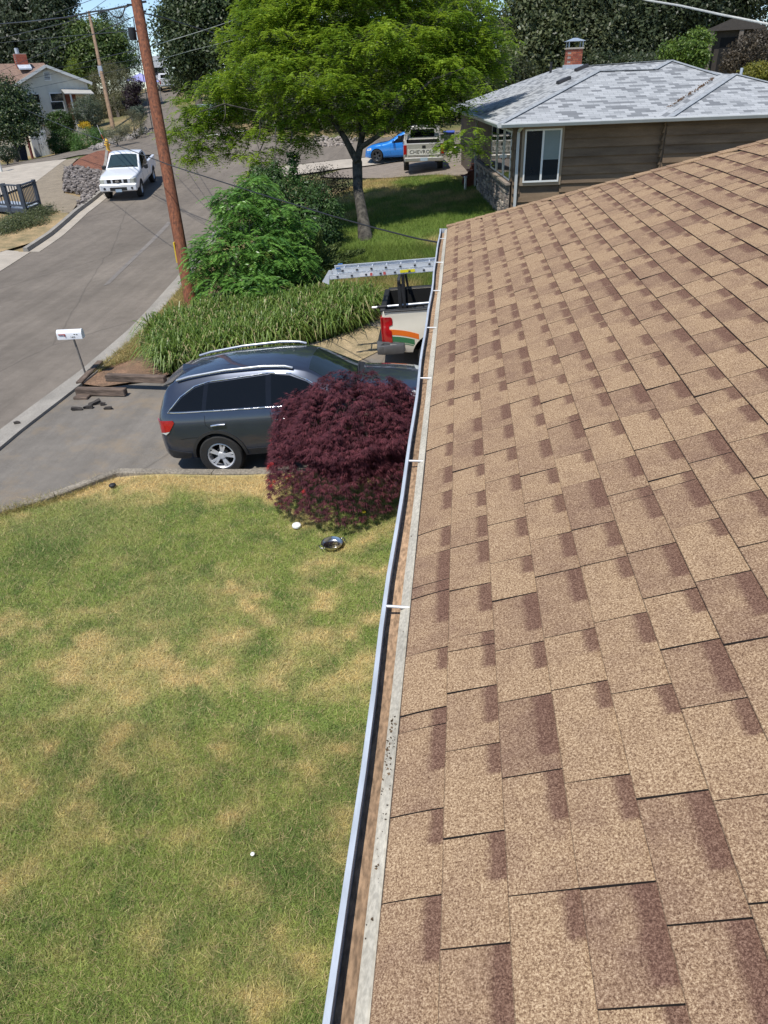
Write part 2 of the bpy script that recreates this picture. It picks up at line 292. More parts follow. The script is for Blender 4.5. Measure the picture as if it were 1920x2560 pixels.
# far side: approach slab, gravel bank, mulch, driveway pads
def px(poly): return [gxy(*q) for q in poly]
struct(drape('pavement_apron', [(-16.75,6),(-16.65,24.5),(-16.95,27.3),(-18.3,27.6),(-20.3,26),(-21,6)], .8, conc, .05))
gravel = mat('gravel_fine', (.25, .205, .145), .95, .16, 2.2, .5, 60, fine=.3, fscale=55)
struct(drape('gravel_bank', px([(100,535),(178,535),(190,518),(215,500),(160,485),(165,425),(178,415),(200,395),(165,402),(92,457),(85,500)]), .6, gravel, .06))
drygrass = mat('dry_earth', (.36, .25, .13), .95, .25, 1.6, .5, 40, fine=.3, fscale=40, col2=(.22, .19, .09))
struct(drape('dry_verge', px([(-60,655),(0,634),(60,616),(105,602),(130,590),(178,538),(140,528),(60,560),(40,580),(0,590),(-60,600)]), .6, drygrass, .06))
mulch = mat('bark_mulch', (.19, .075, .04), .95, .3, 3, .9, 35, fine=.4, fscale=38)
MUL = [(176,424),(205,400),(245,384),(276,381),(300,392),(290,440),(262,470),(250,437),(225,428),(200,424)]
struct(drape('mulch_bed', px(MUL), .5, mulch, .16))
struct(drape('concrete_pad', px([(-60,450),(0,425),(60,413),(168,400),(92,457),(0,492),(-60,510)]), .8, conc, .07))
struct(drape('concrete_drive', [(-11.2,41.7),(-9.75,41.5),(-6.8,43.6),(-2.3,45.0),(2.5,45.2),(2.5,47.2),(-2.4,46.9),(-7,45.9),(-10.2,44.3)], .7, conc, .06))
struct(drape('gravel_parking', [(-6.6,43.3),(-7.6,41.5),(-5.5,39.8),(-3.6,37.8),(-1,36.6),(1.2,34.4),(2.2,34.5),(2.6,45),(-2.3,44.8)], .7, mat('gravel_grey', (.23, .19, .15), .95, .2, 2, .5, 50, fine=.3, fscale=50), .05))
struct(drape('stop_line', [(-17.5,54.0),(-14.6,54.0),(-14.6,54.35),(-17.5,54.35)], .4, mat('road_paint', (.78, .77, .73), .7, .1, 5), .045))
struct(drape('patch_seam', px([(258,718),(275,712),(428,560),(420,556)]), .5, mat('tar_seam', (.19, .17, .15), .9, .2, 4), .038))
# lawn
WALL = [(.46,9.72),(-3.2,9.82),(-5.62,10.02),(-6.4,9.36),(-7.2,8.82),(-7.9,8.4)]
LAWN = [(.46,9.66),(-3.2,9.76),(-5.66,9.95),(-6.42,9.28),(-7.2,8.74),(-8.3,8.1),(-8.3,-4),(.46,-4)]
def LZ(x, y): return G(x, y)+.07+.03*(fbm(x, y, 1.2, 21)-.5)+.15*sst(8.4, 9.7, y)*sst(-6.3, -4.6, x)
def lawn_mix(x, y):
    b = fbm(x, y, 2.2, 31); s = fbm(x*1.0, y*1.3, .30, 37, 5); edge = sst(1.1, .1, 9.75-y)*.30; pl = np.exp(-(((x+1.6)/1.7)**2+((y-4.6)/1.4)**2))*.13+np.exp(-(((x+4.5)/1.6)**2+((y-4.2)/1.6)**2))*.08-np.exp(-(((x+4.6)/2.2)**2+((y-7.4)/1.5)**2))*.12
    return sst(.43, .76, .38*b+.62*s+edge+pl)*.92
def lawn_col(x, y):
    k = lawn_mix(x, y)[..., None]; g1 = fbm(x, y, .5, 51)[..., None]; a = np.array([.165, .235, .055])*(1-g1)+np.array([.31, .35, .095])*g1; b = np.array([.66, .50, .245]); w = np.clip(sst(.54, .70, fbm(x, y, .16, 61))+.8*sst(.55, .68, fbm(x, y, 1.1, 63)), 0, 1)[..., None]*.5*(1-k); d2 = sst(.5, .7, fbm(x, y, 1.7, 67))[..., None]*.30; return (a*(1-k)+b*k)*(1-w)*(1-d2)+w*np.array([.06, .125, .035])+d2*np.array([.36, .34, .13])
lawn = struct(drape('lawn', LAWN, .2, attrmat('lawn_soil', .95, .45, 70., .5), 0., LZ, grid=.13, colf=lambda x, y: lawn_col(x, y)*.75))
def blades(poly, n, zf, colf, h, w, lean=.6, nearw=None):
    P = np.array(poly); lo = P.min(0); hi = P.max(0); q = lo+rng.random((int(n*1.6), 2))*(hi-lo); q = q[inpoly(q, poly)][:n]; N = len(q)
    z = zf(q[:, 0], q[:, 1]); b = np.c_[q, z]; t = 2*math.pi*rng.random(N); s = np.c_[np.cos(t), np.sin(t), 0*t]; hh = h*(.5+rng.random(N))[:, None]
    d = rng.normal(size=(N, 2))*lean; tip = b+np.c_[d*hh, hh[:, 0]]; ww = (w*(.7+.6*rng.random(N)))[:, None]; c = colf(q[:, 0], q[:, 1])*(.5+1.0*rng.random((N, 1)))
    return np.stack([b-s*ww/2, b+s*ww/2, tip], 1), c
vis = [(.4,9.6),(-3.2,9.7),(-5.66,9.9),(-6.42,9.25),(-7.6,8.5),(-7.6,7),(-6.5,4.5),(-4.5,2),(-3.6,.8),(.4,.8)]
def lbl(x, y):
    c = lawn_col(x, y); s = (rng.random(len(x)) < .26)[:, None]; return np.where(s, np.array([.52, .43, .22]), c*1.25)
V1, C1 = blades(vis, 380000, LZ, lbl, .034, .0065, .85); near = [(.2,4.5),(-4.9,4.8),(-3.9,1.2),(.2,1.2)]; V2, C2 = blades(near, 170000, LZ, lbl, .034, .0042, .95)
tag(leafobj('grass_blades', np.concatenate([V1, V2]), np.concatenate([C1, C2]), leafmat('grass', .6, .3, .25)), 'short mown grass with dry straw patches beside the gutter', 'grass', kind='stuff')
# neighbour's lawn, bank below it, dry strip behind the cream pickup
NL = [(-6.9,22),(-4.2,20.2),(-2,18.9),(1,18.3),(5,18.8),(5,23),(1.4,24),(.9,30.5),(1.2,34.4),(-1,36.5),(-3.4,37.4),(-4.6,38.2),(-6.2,33),(-7.3,27)]
def nl_col(x, y):
    k = sst(.52, .75, fbm(x, y, 2.4, 71)*.6+fbm(x, y, .7, 73)*.4+sst(33, 36.5, y)*.16)[..., None]; g = fbm(x, y, 1., 77)[..., None]
    a = np.array([.11, .19, .035])*(1-g)+np.array([.20, .25, .05])*g; return a*(1-k)+np.array([.42, .33, .14])*k
struct(drape('neighbour_lawn', NL, .5, attrmat('lawn_soil2', .95, .4, 40., .5), .05, None, .5, lambda x, y: nl_col(x, y)*.75))
V, C = blades(NL, 110000, lambda x, y: G(x, y)+.04, lambda x, y: nl_col(x, y)*1.1, .10, .013, .6)
V2, C2 = blades([(-4.4,20.4),(-2,18.9),(3,18.5),(3,22),(-5,23.5)], 40000, lambda x, y: G(x, y)+.04, lambda x, y: nl_col(x, y)*1.1, .20, .013, .6)
tag(leafobj('grass_blades', np.concatenate([V, V2]), np.concatenate([C, C2]), leafmat('grass', .6, .3, .25)), 'taller green grass of the neighbouring yard around the big tree', 'grass', kind='stuff')
struct(drape('dry_strip', [(-4.2,16.4),(-2.4,17.6),(-1.6,18.0),(3.5,17.5),(3.5,18.9),(1,18.9),(-2,19.3),(-3.6,18.6),(-4.6,17.4)], .5, mat('straw_mulch', (.42, .26, .12), .95, .25, 3, .7, 40, fine=.3, fscale=30), .075))
struct(drape('dirt_patch', [(-4.4,14.0),(-3.4,14.4),(-2.1,14.5),(-1.2,14.2),(1.5,14.3),(1.5,12.9),(-1.6,12.8),(-3.0,12.7),(-4.6,13.0),(-5.6,13.6),(-6.0,14.2),(-5.4,15.4),(-3.5,16.4),(-2.3,17.5),(-1.4,17.2),(-1.6,16.2),(-2.4,15.2),(-3.2,15.0)], .3, mat('dry_dirt', (.36, .27, .155), .95, .25, 2.2, .7, 45, fine=.3, fscale=40, col2=(.23, .19, .10)), .062))
BED = [(-8.35,14.25),(-8.3,18),(-8.5,22),(-7,23.5),(-6.5,21.5),(-4.6,20.2),(-3.6,18.4),(-4.2,16.3),(-5.5,15.6),(-6.7,14.5),(-7.7,14.05)]
struct(drape('planting_bed', BED, .4, mat('bed_soil', (.23, .135, .08), .95, .3, 2.5, .9, 40, fine=.35, fscale=35, col2=(.15, .10, .06)), .06))
struct(drape('verge_strip', [(-8.3,14.6),(-8.25,18),(-8.5,22.7),(-9.2,28),(-9.9,33),(-10.6,38),(-8.5,38),(-7,30),(-7.3,23),(-7.85,20),(-7.8,16)], .5, mat('straw_grass', (.40, .30, .14), .95, .25, 2.5, .7, 40, fine=.3, fscale=35, col2=(.20, .20, .07)), .085))
def straw(x, y): k = rng.random((len(x), 1)); return np.array([.46, .34, .15])*k+np.array([.22, .24, .07])*(1-k)
V, C = blades([(-8.3,14.6),(-8.25,18),(-8.5,22.7),(-7.3,23),(-7.7,20),(-7.5,16)], 14000, lambda x, y: G(x, y)+.07, straw, .09, .012, .8)
V2, C2 = blades([(-4.2,16.4),(-2.4,17.6),(-1.6,18.0),(3.5,17.5),(3.5,18.9),(1,18.9),(-2,19.3),(-3.6,18.6)], 9000, lambda x, y: G(x, y)+.07, lambda x, y: straw(x, y)*np.array([1, .8, .7]), .10, .012, 1.0)
V3, C3 = blades([(-7.9,8.6),(-7.2,8.86),(-6.4,9.42),(-5.62,10.06),(-5.62,9.8),(-6.4,9.1),(-7.9,8.2)], 9000, lambda x, y: G(x, y)+.07, straw, .09, .010, .9)
tag(leafobj('dry_grass', np.concatenate([V, V2, V3]), np.concatenate([C, C2, C3]), leafmat('grass', .6, .3, .25)), 'dry yellow grass along the kerb and behind the cream pickup', 'grass', kind='stuff')
# low driveway wall: separate segments with joints
wm = mat('weathered_concrete', (.235, .205, .16), .95, .3, 3, .6, 40, fine=.3, fscale=30)
wroot = tag(empty('driveway_wall', (-3.2, 9.8, float(G(-3.2, 9.8)))), 'low weathered concrete wall between the driveway and the mown lawn', 'wall')
def wz(x, y): return G(np.full_like(x, -3.2), np.full_like(y, 9.8))*0+np.interp(x, [-7.9, -7.2, -6.4, -5.6, -3.2, .5], [.02, .05, .11, .20, .31, .46])
for a, b in (((.46, 9.72), (-1.6, 9.78)), ((-1.6, 9.78), (-3.9, 9.89)), ((-3.9, 9.89), (-5.62, 10.02)), ((-5.62, 10.02), (-6.4, 9.36)), ((-6.4, 9.36), (-7.2, 8.82)), ((-7.2, 8.82), (-7.9, 8.4))):
    a = np.array(a); b = np.array(b); d = (b-a)/np.linalg.norm(b-a); o = sweep('segment', [tuple(a+d*.006), tuple(b-d*.006)], [(.075, -.7), (.075, -.02), (.06, 0), (-.06, 0), (-.075, -.02), (-.075, -.7)], wm, wz, .4); o.parent = wroot; o.location = -wroot.location
# ================================================================== OWN HOUSE
SLP = R_(21.14); EX = .143; X0 = -.139; ZE = CZ-1.512; YH = 9.08; HK = .93; cS, sS = math.cos(SLP), math.sin(SLP)
def roofp(s, y, h=0.): return (X0+s*cS-h*sS, y, ZE+s*sS+h*cS)       # s up the slope, h off the plane
def yhip(s): return YH-HK*s*cS
house = tag(empty('house', (.45, 2, float(G(.45, 2)))), 'house with tan asphalt shingle roof and galvanized gutter in the foreground', 'house')
HL = np.array(house.location)
def hb(mb, name, m, parent=house, smooth=None, bevel=0.):
    o = mb.build(name, m, parent, smooth, bevel)
    if parent is house: o.location = tuple(-HL)
    return o
def shingle_mat():
    m, t, b = newmat('tan_shingle'); co = _obj(t); uv = t.nodes.new('ShaderNodeUVMap').outputs[0]; sp = t.nodes.new('ShaderNodeSeparateXYZ'); t.links.new(uv, sp.inputs[0]); at_ = t.nodes.new('ShaderNodeAttribute'); at_.attribute_name = 'tone'
    g = _noise(t, 210, 3, .75, co); g2 = _noise(t, 480, 2, .8, co); gg = _math(t, 'ADD', _math(t, 'MULTIPLY', g, .6), _math(t, 'MULTIPLY', g2, .4))
    lite = _ramp(t, gg, [(.36, (.08, .043, .026)), (.45, (.225, .138, .08)), (.53, (.405, .278, .165)), (.62, (.65, .49, .315))])
    dark = _ramp(t, gg, [(.37, (.07, .036, .026)), (.47, (.15, .085, .058)), (.56, (.26, .165, .115)), (.66, (.46, .33, .23))])
    blot = _noise(t, 9, 4, .65, co); tn = at_.outputs['Fac']
    k = _math(t, 'ADD', _math(t, 'MULTIPLY', tn, .62), _math(t, 'MULTIPLY', _math(t, 'SUBTRACT', blot, .5), 1.5)); k = _math(t, 'MINIMUM', _math(t, 'MAXIMUM', k, 0.), .95)
    base = _mix(t, k, lite, dark)
    wob = _math(t, 'MULTIPLY', _math(t, 'SUBTRACT', _noise(t, 40, 5, .8, co), .5), .09)
    wu = _math(t, 'ADD', .095, _math(t, 'MULTIPLY', tn, .10))
    pu = _math(t, 'SMOOTHSTEP', 0., 1., 0.) if False else _math(t, 'MINIMUM', _math(t, 'MAXIMUM', _math(t, 'MULTIPLY', _math(t, 'SUBTRACT', wu, _math(t, 'ADD', sp.outputs['X'], _math(t, 'MULTIPLY', wob, .35))), 90.), 0.), 1.)
    pv = _math(t, 'MINIMUM', _math(t, 'MAXIMUM', _math(t, 'MULTIPLY', _math(t, 'SUBTRACT', _math(t, 'ADD', sp.outputs['Y'], _math(t, 'MULTIPLY', wob, 3.)), _math(t, 'SUBTRACT', .655, _math(t, 'MULTIPLY', tn, .10))), 7.), 0.), 1.); patch = _math(t, 'MULTIPLY', pu, pv)
    c = _mix(t, _math(t, 'MULTIPLY', patch, .85), base, _ramp(t, gg, [(.38, (.055, .027, .02)), (.5, (.125, .064, .046)), (.62, (.27, .16, .115))]))
    c = _mix(t, _math(t, 'MULTIPLY', _math(t, 'LESS_THAN', _math(t, 'ADD', sp.outputs['Y'], _math(t, 'MULTIPLY', wob, .35)), .015), .5), c, (.03, .02, .016))
    t.links.new(c, b.inputs['Base Color']); b.inputs['Roughness'].default_value = .95; b.inputs['Specular IOR Level'].default_value = .15; _bump(t, b, gg, .55, .004); return m
SH = shingle_mat(); edge_m = mat('shingle_edge', (.022, .016, .014), .95, .2, 30)
def sag(s, y):                                        # the last courses droop a little at the eave, small waves elsewhere
    return -.010*max(0., 1-s/.16)**2+.0025*math.sin(y*1.7+s*2)+.002*math.sin(y*4.1-s*5)
deck = hb(MB().prism([roofp(-.005, -4, -.012), roofp(-.005, yhip(0)-.01, -.012), roofp(4.95, yhip(4.95), -.012), roofp(4.95, -4, -.012)], (0, 0, -.03)), 'roof', mat('roof_felt', (.03, .024, .021), .95, .2, 9))
def tabgeo(k, y0, y1, tone):                          # y1 is the far end; tapered slab lying on the course below
    s0, s1 = k*EX+(.003 if k == 0 else .0), (k+1)*EX+.004; e = .0014+.001*rng.random(); y0 += e; y1 -= e; lift = rng.normal()*.0014; hl = max(.004, .0078+lift*1.3); hu = .0008; nS = 4 if k == 0 else 1; v = []; f = []; uv = []
    for i in range(nS+1):
        s = s0+(s1-s0)*i/nS; h = hl+(hu-hl)*i/nS
        for y in (y0, y1):
            ss = min(s, max(s0+.004, (YH-y)/HK/cS)) if yhip(s) < y else s
            g = sag(ss, y); v += [roofp(ss, y, g-.012), roofp(ss, y, g+h)]
    for i in range(nS):
        a = i*4; f += [(a+1, a+3, a+7, a+5)]; uv += [(0, i/nS, (i+1)/nS)]
        f += [(a, a+4, a+5, a+1), (a+2, a+3, a+7, a+6)]; uv += [None, None]
    f.append((0, 1, 3, 2)); uv.append(None); return v, f, uv, y1-y0, tone
def tabmesh(name, tabs, parent):
    V = []; Fc = []; UV = []; T = []; MI = []
    for v, f, uv, L, tone in tabs:
        b = len(V); V += v
        for q, u in zip(f, uv):
            Fc.append(tuple(b+i for i in q)); T.append(tone); MI.append(0 if u is not None else 1)
            if u is None: UV += [(1, 0)]*4
            else: UV += [(L, u[1]), (0, u[1]), (0, u[2]), (L, u[2])]
    me = bpy.data.meshes.new(name); me.from_pydata(V, [], Fc); me.materials.append(SH); me.materials.append(edge_m); me.polygons.foreach_set('material_index', MI)
    l = me.uv_layers.new(name='UVMap'); l.data.foreach_set('uv', np.array(UV, np.float32).ravel()); a = me.attributes.new('tone', 'FLOAT', 'FACE'); a.data.foreach_set('value', T)
    return link(name, me, parent)
tabs = []
Cw = np.array([0, 0, CZ])
for k in range(0, 35):
    y = -3.9+rng.random()*.25; s = (k+.5)*EX
    while True:
        L = rng.choice([.17, .20, .23, .25, .28, .31], p=[.14, .18, .22, .2, .16, .1])*(.95+.1*rng.random()); L = L if rng.random() > .06 else .06
        y1 = y+L; lim = yhip((k)*EX)
        if y >= lim: break
        tone = min(1., max(0., rng.normal(.38, .36))); c = np.array(roofp(s, y+L/2)); q = CM.T@(c-Cw); vx, vy = 960+F_*q[0]/max(q[2], .01), 1280+F_*q[1]/max(q[2], .01)
        inv = q[2] > .1 and -60 < vx < 1980 and -60 < vy < 2640; tabs.append((L/max(q[2], .3)**2 if inv else 0, tabgeo(k, y, min(y1, lim+.02), tone))); y = y1
tabs.sort(key=lambda q: -q[0])
for w, tb in tabs[:300]: tabmesh('shingle', [tb], deck)
tag(tabmesh('shingle_field', [t for _, t in tabs[300:]], deck), None, None, kind='stuff')
def cap_at(s0):                                       # hip cap shingles, folded over the hip
    p = np.array(roofp(s0, yhip(s0), .004)); d = _n(np.array(roofp(s0+1, yhip(s0+1)))-np.array(roofp(s0, yhip(s0)))); p2 = p+d*.21; upv = np.array([0, 0, 1.]); a = np.array([0, -1., 0]); b2 = _n(np.array([.9, .0, -.0])); b2 = _n(np.array([-.0, 1., -math.tan(SLP)]))
    W = .098; wn = _n(np.cross(d, np.cross(a, d))); l0 = p+upv*.013; l1 = p2+upv*.006; sl = _n(np.array([-HK*.0, -1, 0])); 
    A0 = l0+sl*W+np.array([0, 0, -.004]); A1 = l1+sl*W+np.array([0, 0, -.004]); bd = _n(np.array([1, .0, 0])); B0 = l0+np.array([W, 0, 0]); B1 = l1+np.array([W, 0, 0])
    dn = np.array([0, 0, -.008]); return [tuple(q) for q in (A0, l0, B0, A1, l1, B1, A0+dn, l0+dn, B0+dn, A1+dn, l1+dn, B1+dn)], [(0, 1, 4, 3), (1, 2, 5, 4), (6, 9, 10, 7), (7, 10, 11, 8), (0, 6, 7, 1), (1, 7, 8, 2), (0, 3, 9, 6), (2, 8, 11, 5), (3, 4, 10, 9), (4, 5, 11, 10)]
s = -.01
while s < 4.7:
    v, f = cap_at(s); me = bpy.data.meshes.new('hip_cap'); me.from_pydata(v, [], f); me.materials.append(SH); a = me.attributes.new('tone', 'FLOAT', 'FACE'); a.data.foreach_set('value', [float(rng.random()*.7)]*len(f)); l = me.uv_layers.new(name='UVMap'); l.data.foreach_set('uv', np.tile(np.array([[1, .3]], np.float32), (len(f)*4, 1)).ravel())
    link('hip_cap', me, deck); s += .118
# other roof faces
XR = X0+4.95*cS; ZR = ZE+4.95*sS; yr = yhip(4.95)
hb(MB().prism([(X0, YH+.0, ZE-.012), (XR, yr+.02, ZR-.012), (XR*2-X0, YH, ZE-.012)], (0, 0, -.03)), 'north_roof', SH)
hb(MB().prism([(XR+.01, -4, ZR-.012), (XR+.01, yr, ZR-.012), (XR*2-X0, YH, ZE-.012), (XR*2-X0, -4, ZE-.012)], (0, 0, -.03)), 'east_roof', SH)
for o in bpy.data.objects:
    if o.name in ('north_roof', 'east_roof'):
        a = o.data.attributes.new('tone', 'FLOAT', 'FACE'); l = o.data.uv_layers.new(name='UVMap'); l.data.foreach_set('uv', np.tile(np.array([[1, .3]], np.float32), (len(o.data.loops), 1)).ravel())
wallm = mat('house_siding', (.52, .47, .38), .8, .08, 2, .2, 30)
zb = float(G(.45, 2))-.3
hb(MB().box((.45, -4, zb), (9, 8.45, ZE-.14)), 'wall', wallm)
hb(MB().box((-.085, -4, ZE-.17), (-.055, 9.0, ZE-.016)).box((-.055, 8.97, ZE-.17), (9, 9.0, ZE-.016)), 'fascia', mat('fascia_wood', (.15, .085, .055), .9, .3, 12, .4, 50, stretch=(1, .1, 1)))
hb(MB().box((-.055, -4, ZE-.155), (.46, 8.97, ZE-.14)), 'soffit', wallm)
# gutter: galvanized trough, brown silt in the bottom, pale apron flashing under the shingles
galv = mat('galvanized', (.47, .515, .565), .5, .2, 18, .15, 80, metal=.0, stretch=(1, .3, 1)); galvp = mat('gutter_inner', (.34, .38, .44), .6, .12, 8, metal=.3)
gp_ = [(-.100, -.03), (-.100, -.098), (-.118, -.108), (-.200, -.108), (-.217, -.095), (-.2185, -.035), (-.2165, -.020), (-.230, -.018), (-.2315, -.024), (-.2305, -.034), (-.2245, -.035), (-.223, -.097), (-.203, -.113), (-.095, -.113), (-.095, -.03)]
def ext(mb, prof, y0, y1, n=46, wob=0.):
    k = len(prof); ys = np.linspace(y0, y1, n); w = .004*np.sin(ys*2.3)+.003*np.sin(ys*5.1+1)
    v = [(x+wob*w[i], ys[i], ZE+z+wob*w[i]*.5) for i in range(n) for x, z in prof]; f = [(i*k+j, i*k+(j+1) % k, (i+1)*k+(j+1) % k, (i+1)*k+j) for i in range(n-1) for j in range(k)]
    return mb.add(v, f+[tuple(range(k))[::-1], tuple((n-1)*k+j for j in range(k))])
gut = hb(ext(MB(), gp_, -4, 9.02, wob=1.), 'gutter', galv, smooth=25)
ext(MB(), [(-.2195, -.104), (-.100, -.104), (-.100, -.070), (-.14, -.067), (-.175, -.066), (-.205, -.069), (-.2178, -.074)], -4, 9.0, wob=1.).build('silt', mat('gutter_silt', (.31, .205, .125), .95, .35, 3, .6, 60, fine=.35, fscale=90, stretch=(1, .35, 1)), gut)
ext(MB(), [(-.172, -.041), (-.146, -.024), (-.10, -.021), (-.10, -.025), (-.146, -.028), (-.172, -.046)], -4, 9.02, wob=.3).build('apron_flashing', mat('pale_flashing', (.46, .425, .345), .8, .22, 5, .1, 50, stretch=(1, .5, 1), fine=.18, fscale=120), gut)
MB().box((-.2315, 9.021, ZE-.112), (-.095, 9.026, ZE-.018)).build('end_cap', galv, gut)
for y in (1.9, 2.99, 4.08, 5.10, 6.15, 7.24, 8.45):
    j = rng.normal()*.01; mb = MB().tube([(-.226, y+j*.3, ZE-.028), (-.158, y, ZE-.0285), (-.135, y-j*.3, ZE-.029)], .0055, 8); mb.build('spike', mat('spike_alu', (.72, .72, .70), .45, .08, 20, metal=.4), gut, 50)
V = []; n = 120; yy = np.concatenate([1.30+rng.normal(size=80)*.07, .8+rng.random(30)*.6, rng.random(10)*8]); xx = -.169+np.abs(rng.normal(size=n))*.013; sz = .0010+.0045*rng.random(n)**3; zz = ZE-.034+(xx+.165)*.85+.002; nr = unit(rng.normal(size=(n, 3))+np.array([0, 0, 2.]))
xx = np.minimum(xx, -.147); zz = ZE-.041+(xx+.172)*.65+.003
tag(leafobj('leaf_litter', leafq(np.c_[xx, yy, zz], rng.normal(size=(n, 3))*np.array([1, 1, .1]), nr, sz*2.2, sz*1.6), np.array([.11, .075, .045])*(.5+rng.random((n, 1))*1.3), leafmat('litter', .9, .05, .2)), 'dark crumbs of leaf litter along the pale gutter flashing', 'litter', kind='stuff')

# ================================================================== NEIGHBOUR'S HOUSE
TH = R_(6); NA = np.array([1.16, 23.8, 4.42]); nh = tag(empty('neighbour_house', tuple(NA), TH), 'brown lap-sided house with pale grey hip roof and stone base', 'house'); nz = -3.4
def grey_shingles():
    m, t, b = newmat('grey_shingle'); uv = t.nodes.new('ShaderNodeUVMap').outputs[0]; br = t.nodes.new('ShaderNodeTexBrick'); t.links.new(uv, br.inputs['Vector']); br.offset = .5; br.offset_frequency = 2; br.squash = 1.; br.squash_frequency = 2
    for k, v in (('Scale', 1.), ('Brick Width', .31), ('Row Height', .142), ('Mortar Size', .006), ('Mortar Smooth', .2), ('Bias', 0.)): br.inputs[k].default_value = v
    br.inputs['Color1'].default_value = (1, 1, 1, 1); br.inputs['Color2'].default_value = (0, 0, 0, 1); br.inputs['Mortar'].default_value = (.08, .08, .08, 1)
    n = _noise(t, 90, 3, .7, uv); c = _mix(t, 1., _ramp(t, br.outputs['Color'], [(.0, (.17, .178, .186)), (.26, (.21, .22, .228)), (.38, (.34, .352, .357)), (1., (.43, .442, .446))]), _ramp(t, n, [(.3, (.75,)*3), (.7, (1.2,)*3)]), 'MULTIPLY'); t.links.new(c, b.inputs['Base Color']); b.inputs['Roughness'].default_value = .9; _bump(t, b, br.outputs['Fac'], -.6, .01); return m
GS = grey_shingles(); p_ = .332
def roofpoly(name, pts, axis, parent, m=GS, off=0.):  # axis: direction of the courses in plan
    mb = MB().prism([(x, y, z+off) for x, y, z in pts], (0, 0, -.05)); o = mb.build(name, m, parent); l = o.data.uv_layers.new(name='UVMap'); ax = np.array(axis, float)/np.linalg.norm(axis); pe = np.array([-ax[1], ax[0]]); q = math.hypot(1, p_)
    for lp in o.data.loops: v = o.data.vertices[lp.vertex_index].co; l.data[lp.index].uv = ((v.x*ax[0]+v.y*ax[1]), (v.x*pe[0]+v.y*pe[1])*q)
    return o
H1 = (3.66, 3.66, 1.215); Q1 = (5.5, 3.62, 1.203); P1 = (6.24, 4.34, 1.44); PF = (4.21, 12.1, 1.40); N1 = (7.34, 2.94, .976); V1_ = (4.43, .02, 0.); W1 = (4.93, 0., 0.); WT = (7.87, 2.97, .987); A1 = (0, 0, 0); B1 = (0, 16, 0)
roofs = [roofpoly('roof', [A1, H1, PF, B1], (0, 1), nh), roofpoly('roof', [H1, Q1, P1, PF], (0, 1), nh), roofpoly('roof', [A1, V1_, N1, P1, Q1, H1], (1, 0), nh), roofpoly('roof', [V1_, W1, WT, N1], (1, 1), nh), roofpoly('roof', [W1, (10.85, 0, 0), WT], (1, 0), nh), roofpoly('roof', [N1, WT, (10.85, 0, 0), (10.85, 16, 0), (5.3, 16, 1.4), PF, P1], (0, 1), nh)]
capm = mat('grey_ridge_cap', (.30, .32, .335), .9, .25, 8)
for a, b in ((A1, H1), (H1, Q1), (Q1, P1), (W1, WT), (WT, (10.85, 0, 0)), (PF, P1), (P1, N1)):
    MB().bar(tuple(np.array(a)+(0, 0, .012)), tuple(np.array(b)+(0, 0, .012)), .2, .014).build('ridge_cap', capm, nh)
vl = MB(); d = np.array(N1)-np.array(V1_)
for i in range(110): t = .12+.8*rng.random()**.8; c = np.array(V1_)+d*t+np.array([rng.normal()*.035, rng.normal()*.035, .02]); s = .006+.014*rng.random(); vl.box(tuple(c-s), tuple(c+np.array([s, s*.7, .01])))
tag(vl.build('valley_debris', mat('brown_debris', (.16, .09, .05), .95, .3, 9), nh), None, None, kind='stuff')
gm = mat('white_gutter', (.52, .53, .52), .5, .06, 4)
for a, b, s in (((0, 0), (4.43, 0), 1), ((4.43, 0.0), (10.85, 0), 1), ((0, 16), (0, 0), 1)):
    d = Vector((b[0]-a[0], b[1]-a[1], 0)).normalized(); nrm = Vector((d.y, -d.x, 0)); pf = [(-.02, .01), (.11, .0), (.12, -.03), (.09, -.11), (-.02, -.11)]
    v = [(q[0]+nrm.x*u, q[1]+nrm.y*u, w) for q in (a, b) for u, w in pf]; MB().add(v, [(i, (i+1) % 5, 5+(i+1) % 5, 5+i) for i in range(5)]+[(4, 3, 2, 1, 0), (5, 6, 7, 8, 9)]).build('gutter', gm, nh)
sidm = [mat('siding_brown%d' % i, c, .85, .16, 1.6, .35, 40, fine=.1, fscale=30, stretch=(.5, .5, 3), col2=(c[0]*.75, c[1]*.72, c[2]*.7)) for i, c in enumerate(((.185, .128, .078), (.165, .118, .075), (.205, .142, .086)))]
MB().box((.5, .5, nz), (4.95, 15.5, -.12)).box((4.951, .3, nz), (10.3, 15.5, -.121)).build('wall', mat('wall_core', (.10, .075, .055), .9, .2, 3), nh)
MB().box((.03, .03, -.13), (10.7, 15.8, -.105)).build('soffit', mat('soffit_brown', (.22, .17, .12), .85, .1, 3), nh)
def lap(parent, a, b, z0, z1, h, out, holes=()):
    a = np.array(a, float); b = np.array(b, float); d = (b-a)/np.linalg.norm(b-a); L = np.linalg.norm(b-a); o = np.array(out, float); z = z0; k = 0
    while z < z1-.02:
        zt = min(z+h, z1); segs = [(0., L)]
        for h0, h1, hz0, hz1 in holes:
            if zt > hz0+.01 and z < hz1-.01: segs = [q for s0, s1 in segs for q in ((s0, min(s1, h0)), (max(s0, h1), s1)) if q[1]-q[0] > .03]
        for s0, s1 in segs:
            p, q = a+d*s0, a+d*s1; v = []
            for r in (p, q):
                for w, zz in ((.002, z-.03), (.075, z-.03), (.008, zt), (.002, zt)): v.append((r[0]+o[0]*w, r[1]+o[1]*w, zz))
            MB().add(v, [(0, 1, 5, 4), (1, 2, 6, 5), (2, 3, 7, 6), (3, 0, 4, 7), (0, 3, 2, 1), (4, 5, 6, 7)]).build('siding_board', sidm[k % 3], parent)
        z = zt; k += 1
wx0, wx1, wz0, wz1 = .80, 1.90, -1.65, -.20
